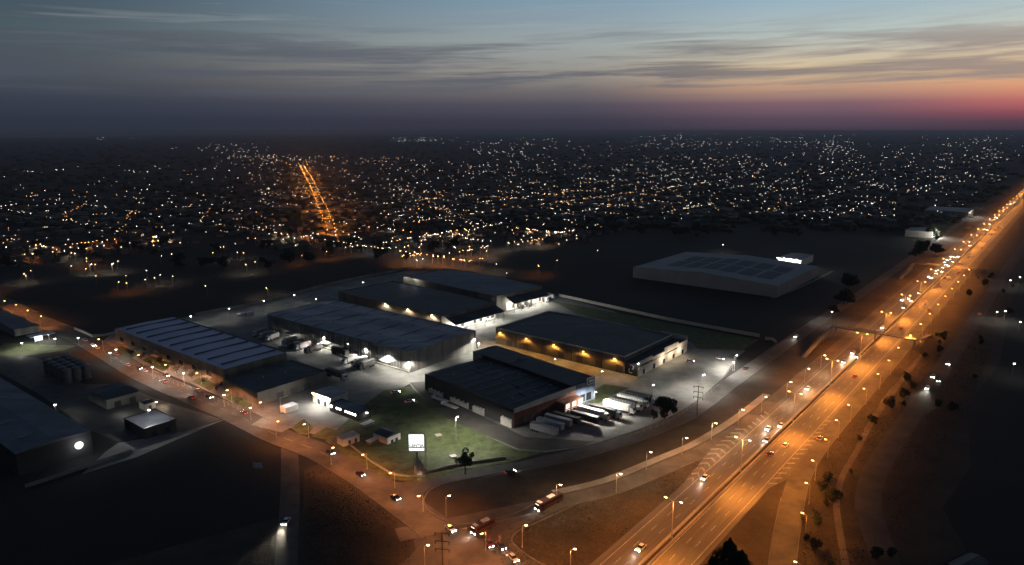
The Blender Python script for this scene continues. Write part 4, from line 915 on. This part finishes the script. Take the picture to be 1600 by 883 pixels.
def bus(label, loc, az, L=12.0, paint='bus_red', beam=600):
    t = thing('bus', label, 'bus', (loc[0], loc[1], .12), rot_az(az)); h = L / 2
    b = MB(); b.prof([(-h, .4), (-h, 3.0), (-h + .3, 3.25), (h - .4, 3.25), (h, 2.9), (h, .4)], -1.25, 1.25, 'y').build('body', paint, t)
    for sd in (-1, 1):
        for k in range(7): MB().box((-h + 1.2 + k * (L - 2) / 6.6, sd * 1.27, 2.2), ((L - 2) / 7.8, .06, .95)).build('side_window', 'glass', t)
    MB().box((h + .03, 0, 2.0), (.06, 2.2, 1.1)).build('windscreen', 'glass', t); MB().box((h + .04, 0, 2.85), (.06, 1.5, .28)).build('destination_sign', 'e_window', t)
    MB().box((-1, 0, 3.4), (3, 1.6, .3)).build('roof_unit', 'trailer_white', t); MB().box((h - 1.2, 0, 3.35), (1.2, 1.8, .18)).build('roof_hatch', 'trailer_white', t)
    for x in (-h + 2.4, h - 2.2):
        for y in (-1.15, 1.15): MB().tube((x, y - .15, .5), (x, y + .15, .5), .5, n=12).build('wheel', 'rubber', t)
    for y in (-.85, .85): MB().box((h + .05, y, .8), (.1, .4, .3)).build('headlight', 'e_head', t); MB().box((-h - .03, y, 1), (.06, .3, .3)).build('tail_light', 'e_tail', t)
    lamp_light('beam', t, (h + .4, 0, .9), (1, .9, .7), beam, .15, 'SPOT', 60, (R(75), 0, R(-90)))
a_, b_ = P(836, 802), P(878, 780); d = a_ - b_; bus('red bus with lit headlights on the entry ramp above the grass triangle', (a_ + b_) / 2, math.degrees(math.atan2(d.x, d.y)))
a_, b_ = P(741, 836), P(768, 822); d = a_ - b_; bus('short red and white bus turning into the roundabout', (a_ + b_) / 2, math.degrees(math.atan2(d.x, d.y)), 9, 'bus_red', 900)
def truck_proto(paint, L=13.5, cab='trailer_white', rigid=False, name='semi_truck'):
    """local +x forward, trailer box rear end at -L/2"""
    t = thing(name, '', 'truck'); h = L / 2
    bx = MB().b(-h, h, -1.27, 1.27, 1.15, 4.0).build('cargo_box', paint, t)
    b = MB()
    for k in range(9): x = -h + .8 + k * (L - 1.6) / 8; b.b(x - .05, x + .05, -1.31, -1.275, 1.2, 3.95).b(x - .05, x + .05, 1.275, 1.31, 1.2, 3.95)
    b.b(-h - .04, -h - .005, -.03, .03, 1.2, 3.95); b.build('box_rib', 'steel', bx)
    MB().b(-h, h, -.5, .5, .85, 1.14).build('chassis', 'rubber', t)
    for x in (-h + 1.2, -h + 2.5, -h + 3.8):
        for y in (-1.05, 1.05): MB().tube((x, y - .18, .5), (x, y + .18, .5), .5, n=12).build('wheel', 'rubber', t)
    if cab:
        b = MB(); b.prof([(h + .5, .7), (h + .5, 3.6), (h + 1.9, 3.3), (h + 2.6, 2.2), (h + 2.7, .7)], -1.22, 1.22, 'y').build('cab', cab, t)
        b = MB(); b.add([(h + 1.98, -1.0, 3.15), (h + 1.98, 1.0, 3.15), (h + 2.63, 1.05, 2.25), (h + 2.63, -1.05, 2.25)], [(0, 1, 2, 3)]); b.build('windscreen', 'glass', t)
        for x in (h - .6, h + 1.9):
            for y in (-1.05, 1.05): MB().tube((x, y - .18, .5), (x, y + .18, .5), .5, n=12).build('wheel', 'rubber', t)
    else:
        for y in (-.6, .6): MB().tube((h - 1.6, y, 0), (h - 1.6, y, 1.1), .12, n=6).build('landing_leg', 'steel', t)
    return t
tp = {}
def truck(kind, loc, az, label, group=None):
    spec = {'white': ('trailer_white', 13.5, 'trailer_white'), 'grey': ('trailer_grey', 13.5, None), 'dark': ('trailer_dark', 13.5, None), 'darkcab': ('trailer_dark', 13.5, 'trailer_white'), 'short': ('trailer_grey', 7.5, 'trailer_white'), 'black': ('trailer_dark', 9, 'trailer_dark')}[kind]
    if kind not in tp: t = tp[kind] = truck_proto(*spec, name='semi_truck' if spec[2] else 'parked_trailer')
    else: t = dup(tp[kind])
    t['category'] = 'truck' if spec[2] else 'trailer'
    t.location = (loc[0], loc[1], .1); t.rotation_euler.z = rot_az(az); t['label'] = label
    if group: t['group'] = group
    elif 'group' in t: del t['group']
def between(a, b_, z=4): 
    p, q = P(*a, z), P(*b_, z); m_ = (p + q) / 2; return Vector((m_.x, m_.y, 0)), math.degrees(math.atan2((q - p).x, (q - p).y))
gp = 'trailers parked in the yard before the brick front'
for kind, a_, b_, lb in (('grey', (830, 659), (871, 670), 'nearest grey trailer below the brick front'), ('grey', (838, 652), (882, 662), 'second grey trailer below the brick front'), ('grey', (851, 646), (894, 657), 'third grey trailer below the brick front'), ('dark', (864, 642), (906, 654), 'dark trailer right of the three grey trailers'),
    ('dark', (893, 641), (936, 652), 'dark low trailer beneath the brightest white trailer'), ('white', (903, 633), (944, 643), 'brightest white trailer beside the white lamp'), ('darkcab', (925, 632), (960, 640), 'dark trailer truck between two white trailers'), ('white', (944, 624), (984, 634), 'middle white trailer of the lit row'), ('darkcab', (956, 620), (994, 628), 'grey topped trailer truck behind the middle white trailer'), ('white', (966, 615), (1005, 624), 'rearmost white trailer of the lit row'), ('darkcab', (980, 611), (1016, 619), 'dark trailer truck at the back of the lit row')):
    p, az = between(a_, b_); truck(kind, p, 126, lb, gp)
BC, BA = tB.location.copy(), azv(38 - 90)
for i, (q, kind, az) in enumerate((((417, 521), 'short', 212), ((429, 525), 'short', 226), ((441, 527), 'short', 205), ((470, 533), 'short', 218), ((481, 537), 'black', 214), ((493, 540), 'short', 222), ((506, 545), 'black', 218), ((530, 555), 'dark', 128), ((556, 564), 'short', 214), ((568, 568), 'short', 220), ((582, 572), 'black', 217))):
    y = (P(*q) - BC).dot(BA); L_ = {'short': 3.75, 'black': 4.5, 'dark': -.6}[kind]
    p = BC + BA * y - azv(38) * (BX + 3.0 + L_ + (i % 3) * .6)
    truck(kind, p, az, 'truck parked along the central warehouse, %s from the left' % ORD[i], 'trucks along the central warehouse')
truck('darkcab', P(524, 590), 128, 'dark box truck standing alone in the yard by the gatehouse')
for i, (q, kind) in enumerate((((752, 500), 'short'), ((716, 511), 'black'), ((806, 481), 'black'), ((818, 478), 'black'), ((841, 470), 'darkcab'), ((856, 466), 'short'))):
    truck(kind, P(*q), 128 if i != 1 else 60, 'truck at the lit rear loading docks, %s of six from the camera side' % ORD[i], 'trucks at the rear docks')
for i, q in enumerate(((377, 495), (390, 493), (436, 511))):
    p = P(*q); t = thing('box_container', 'pale container at the back of the yard behind the striped warehouse, %s from the left' % ORD[i], 'container', p, rot_az(38)); MB().b(-3, 3, -1.2, 1.2, .1, 2.7).build('box', 'trailer_white', t); MB().b(-3.06, -3.01, -1.1, 1.1, .2, 2.6).build('door', 'steel', t)
for i, q in enumerate(((688, 627), (703, 637))):
    t = thing('flatbed_trailer', 'low pale flatbed on the estate lane left of the brick warehouse, %s one' % ('upper', 'lower')[i], 'trailer', P(*q), rot_az(130)); MB().b(-5, 5, -1.2, 1.2, .9, 1.25).build('bed', 'trailer_white', t)
    MB().b(-5, -4.8, -1.2, 1.2, 1.26, 2.2).build('headboard', 'trailer_white', t)
    for x in (-3.5, -2.2, 3.5):
        for y in (-1, 1): MB().tube((x, y - .15, .45), (x, y + .15, .45), .45, n=10).build('wheel', 'rubber', t)
# ------------------------------------------------------------------ the town beyond
rr = random.Random(99)
regions = [  # x0, y0, x1, y1, count, weights (white, warm, orange, cool)
    (0, 262, 420, 300, 34, (5, 1, 0, 3)), (0, 300, 420, 345, 82, (6, 3, 1, 1)), (0, 345, 420, 400, 72, (5, 5, 2, 1)), (20, 400, 420, 455, 16, (2, 5, 2, 0)),
    (250, 226, 420, 240, 26, (4, 1, 0, 4)), (330, 244, 470, 262, 42, (5, 3, 1, 1)), (120, 214, 220, 222, 9, (3, 0, 0, 5)),
    (400, 246, 620, 262, 56, (5, 3, 2, 1)), (400, 262, 640, 330, 95, (6, 2, 1, 2)), (620, 250, 800, 300, 75, (6, 2, 0, 3)), (600, 300, 800, 360, 130, (6, 4, 2, 1)), (520, 345, 760, 400, 70, (6, 4, 1, 1)), (600, 395, 800, 424, 22, (3, 5, 3, 0)), (400, 350, 500, 395, 24, (5, 3, 1, 1)),
    (620, 217, 690, 222, 26, (3, 0, 0, 6)), (720, 220, 800, 246, 30, (3, 0, 0, 5)), (870, 203, 910, 208, 10, (3, 1, 0, 3)),
    (800, 215, 980, 252, 46, (4, 1, 0, 4)), (980, 208, 1130, 234, 90, (5, 1, 0, 5)), (1100, 210, 1320, 230, 64, (5, 1, 0, 5)),
    (800, 252, 1000, 290, 62, (6, 2, 0, 2)), (860, 285, 1060, 330, 130, (5, 5, 2, 0)), (1000, 245, 1240, 300, 170, (7, 3, 0, 2)), (800, 290, 900, 375, 70, (5, 5, 1, 0)), (900, 325, 1080, 352, 26, (5, 4, 0, 0)), (1060, 295, 1260, 340, 70, (6, 4, 1, 1)), (800, 350, 860, 392, 14, (4, 4, 1, 0)),
    (1240, 225, 1600, 262, 120, (7, 2, 0, 3)), (1240, 262, 1480, 312, 110, (7, 2, 0, 3)), (1260, 312, 1400, 345, 26, (6, 2, 0, 2)), (1300, 228, 1330, 240, 14, (7, 0, 0, 3)), (1440, 205, 1600, 222, 34, (6, 1, 0, 4)), (1480, 262, 1560, 290, 16, (6, 2, 0, 1)), (1330, 310, 1480, 345, 18, (6, 2, 0, 1)), (1540, 400, 1600, 420, 3, (3, 0, 0, 1))]
lights = []; cn = ('white', 'warm', 'orange', 'cool')
for x0, y0, x1, y1, n_, wts in regions:
    n_ = int(n_ * 1.75)
    cx = [(rr.uniform(x0, x1), rr.uniform(y0, y1)) for _ in range(max(2, n_ // 7))]
    for i in range(n_):
        if rr.random() < .45: q = (rr.uniform(x0, x1), rr.uniform(y0, y1))
        else: c_ = rr.choice(cx); q = (rr.gauss(c_[0], 16), rr.gauss(c_[1], 1.6 + (c_[1] - 205) * .03))
        q = (q[0], max(q[1], 206.6)); p = P(*q)
        s, tt = (p - RO).dot(RM), (p - RO).dot(RN)
        if rr.random() < .7:
            if rr.random() < .5: s = round(s / 110) * 110 + rr.uniform(-3, 3)
            else: tt = round(tt / 110) * 110 + 30 + rr.uniform(-3, 3)
        if -45 < tt < 60: continue
        lights.append((M(s, tt), rr.choices(cn, wts)[0], rr.choice((.5, .75, 1, 1, 1.25, 1.7))))
def street(a, b_, n_, kind, jit=3, sz=1.0, side=0):
    pa, pb = P(*a), P(*b_)
    for i in range(n_):
        f = i / max(1, n_ - 1); p = pa.lerp(pb, f); p += Vector((rr.uniform(-jit, jit) + (side if i % 2 else -side), rr.uniform(-jit, jit), 0)); lights.append((p, kind, sz * rr.uniform(.8, 1.2)))
street((519, 368), (488, 292), 44, 'orange', 1.5, 1.5, 6); street((488, 292), (472, 262), 52, 'orange', 2, 1.6, 7); street((468, 262), (462, 256), 8, 'orange', 40, 1.5)
street((101, 343), (136, 325), 9, 'orange', 3, 1.3); street((118, 392), (170, 385), 9, 'orange', 5); street((196, 350), (212, 336), 6, 'orange', 3, 1.1); street((165, 380), (200, 360), 6, 'warm', 4); street((316, 352), (329, 334), 7, 'orange', 3, 1.1); street((620, 296), (705, 338), 26, 'warm', 5); street((672, 330), (703, 338), 7, 'orange', 6); street((700, 340), (745, 362), 9, 'warm', 5)
street((1010, 226), (1310, 221), 34, 'cool', 20); street((0, 330), (28, 326), 6, 'white', 4, 1.6); street((630, 412), (650, 409), 6, 'orange', 4, 1.1); street((815, 388), (842, 384), 5, 'warm', 4, 1.1); street((720, 404), (742, 400), 4, 'orange', 4, 1.1)
lights.sort(key=lambda L_: L_[0].length)
lights = [L_ for L_ in lights if not (L_[0].length < 500)]
lp = {}
for c_ in cn:
    b = MB(); b.tube((0, 0, 0), (0, 0, 7.2), .14, .1, n=5); b.tube((0, 0, 7.2), (1.2, 0, 7.6), .09, n=4); b.mi = 1; b.octa((1.4, 0, 7.5), .40, .30)
    lp[c_] = b.mesh('town_lamp', ['pole_metal', 'c_' + c_])
words = {'white': 'white', 'warm': 'warm white', 'orange': 'orange', 'cool': 'cool bluish white'}
for i, (p, c_, sz) in enumerate(lights[:300]):
    o = bpy.data.objects.new('town_lamp', lp[c_]); COL.objects.link(o); o.location = p; o.rotation_euler.z = rr.uniform(0, 6.28); k = (.55 + .3 * sz); o.scale = (k, k, 1)
    tag(o, '%s street lamp among the dark houses of the town beyond the fields' % words[c_], 'street lamp', 'nearer %s street lamps of the town' % words[c_])
    if i % 6 == 0 or (c_ == 'orange' and i % 2): lamp_light('lamp_light', o, (1.4, 0, 7.0), {'orange': RD, 'warm': WM, 'white': WM, 'cool': CO}[c_], 1200 if p.length < 900 else 2400, .3)
b = MB()
for p, c_, sz in lights[300:]:
    d = p.length; b.mi = cn.index(c_) + (4 if rr.random() < .5 else 0); r_ = (.15 + d * .00018) * (.38 + .42 * sz); r_ = min(r_, 5.5)
    b.octa((p.x, p.y, 8), r_, r_ * .8)
o = b.build('distant_town_lights', ['c_' + c_ for c_ in cn] + ['d_' + c_ for c_ in cn]); tag(o, 'countless tiny lights of the distant town out to the horizon', 'town lights', None, 'stuff')
# glowing avenue of the town
tb = [P(524, 382), P(519, 368), P(504, 332), P(488, 292), P(478, 272), P(468, 256)]
road('town_avenue', catmull(tb, 60), -11, 11, .05, 'asphalt_old')
for i in range(14):
    f = i / 13; p = P(519, 368).lerp(P(474, 264), f ** 1.3); lamp_light('town_avenue_light', None, (p.x, p.y, 11), OR, 15000 * (1 + f * 1.5), .6)
# houses
def house_protos():
    out = []
    for k, (W, L_, h, kind) in enumerate(((9, 11, 3.2, 'gable'), (8, 8, 5.8, 'flat'), (10, 14, 3.0, 'hip'), (7, 9, 3.0, 'gable'))):
        t = thing('town_house', '', 'house'); MB().b(-W / 2, W / 2, -L_ / 2, L_ / 2, 0, h).build('wall', 'house_wall', t)
        b = MB()
        if kind == 'gable': b.prof([(-W / 2 - .4, h + .01), (0, h + 2), (W / 2 + .4, h + .01)], -L_ / 2 - .4, L_ / 2 + .4)
        elif kind == 'flat': b.b(-W / 2 - .2, W / 2 + .2, -L_ / 2 - .2, L_ / 2 + .2, h + .01, h + .4)
        else: b.box((0, 0, h + .9), (W + .8, L_ + .8, 1.78), top=(.6, L_ - W))
        b.build('roof', 'house_roof', t)
        for x in (-W * .25, W * .25): MB().box((x, -L_ / 2 - .04, 1.6), (1.3, .06, 1.2)).build('window', 'glass' if k % 2 else ('e_window' if x > 0 else 'glass'), t)
        out.append(t)
    return out
hp = house_protos(); cnt = 0; hl = []; far_h = []
for p, c_, sz in lights:
    for k in range(2 if p.length < 1500 else 1):
        s, tt = (p - RO).dot(RM), (p - RO).dot(RN); q = M(s + rr.choice((-1, 1)) * rr.uniform(8, 26), tt + rr.choice((-1, 1)) * rr.uniform(8, 26)); hl.append(q)
for q in hl:
    if -40 < (q - RO).dot(RN) < 60 or q.length < 830: continue
    if any((q - h_).length < 13 for h_ in far_h[-40:]): continue
    far_h.append(q)
names = ('low house with a ridged roof', 'boxy two-storey flat-roofed house', 'long low hip-roofed house', 'small ridged-roof house')
for i, q in enumerate(far_h[:300]):
    k = rr.randrange(4); lb = names[k] + ' among the dark houses of the town beyond the fields'
    rz = rot_az(38.3 + rr.choice((0, 90, 180, 270)))
    if not hp[k].get('label'): o = hp[k]; o.location = q; o.rotation_euler.z = rz; o['label'] = lb; o['group'] = 'nearer town houses'
    else: dup(hp[k], None, q, rz, lb, 'nearer town houses')
b = MB()
for q in far_h[300:]:
    b.box((q.x, q.y, 2.2), (rr.uniform(8, 18), rr.uniform(8, 14), 4.4), rot_az(38.3))
tag(b.build('distant_houses', 'house_wall'), 'far mass of small houses of the distant town', 'houses', None, 'stuff')
b = MB(); rr2 = random.Random(8)
for i in range(2600):
    y = 212 + 150 * rr2.random() ** 1.3; x = rr2.uniform(-20, 1620); q = P(x, y)
    if -45 < (q - RO).dot(RN) < 65: continue
    r_ = rr2.uniform(4, 10) * (1 + q.length / 5000)
    n_ = 6; h = rr2.uniform(5, 11)
    vs = [(q.x + r_ * rr2.uniform(.7, 1.2) * math.cos(a * 1.047), q.y + r_ * rr2.uniform(.7, 1.2) * math.sin(a * 1.047), z) for z in (0, h * .6) for a in range(6)] + [(q.x, q.y, h)]
    b.add(vs, [(a, (a + 1) % 6, 6 + (a + 1) % 6, 6 + a) for a in range(6)] + [(6 + a, 6 + (a + 1) % 6, 12) for a in range(6)])
tag(b.build('distant_trees', 'leaf_dark'), 'far dark masses of tree crowns between the town lights', 'trees', None, 'stuff')
# ------------------------------------------------------------------ haze
HZ = True
if HZ:
    m = bpy.data.materials.new('haze_air'); m.use_nodes = True; nt = m.node_tree; nt.nodes.clear()
    v = nt.nodes.new('ShaderNodeVolumePrincipled'); v.inputs['Density'].default_value = 6.5e-5; v.inputs['Color'].default_value = (.80, .84, .95, 1)
    o_ = nt.nodes.new('ShaderNodeOutputMaterial'); nt.links.new(v.outputs[0], o_.inputs['Volume']); MT['haze_air'] = m
    hz = MB().b(-34500, 34500, -3500, 36500, -1, 142).build('haze', 'haze_air'); hz['kind'] = 'stuff'; hz['label'] = 'thin evening haze over the plain'; hz['category'] = 'haze'
for o in bpy.data.objects:
    if o.type == 'EMPTY' and o.get('W') is not None: del o['W']; del o['L']
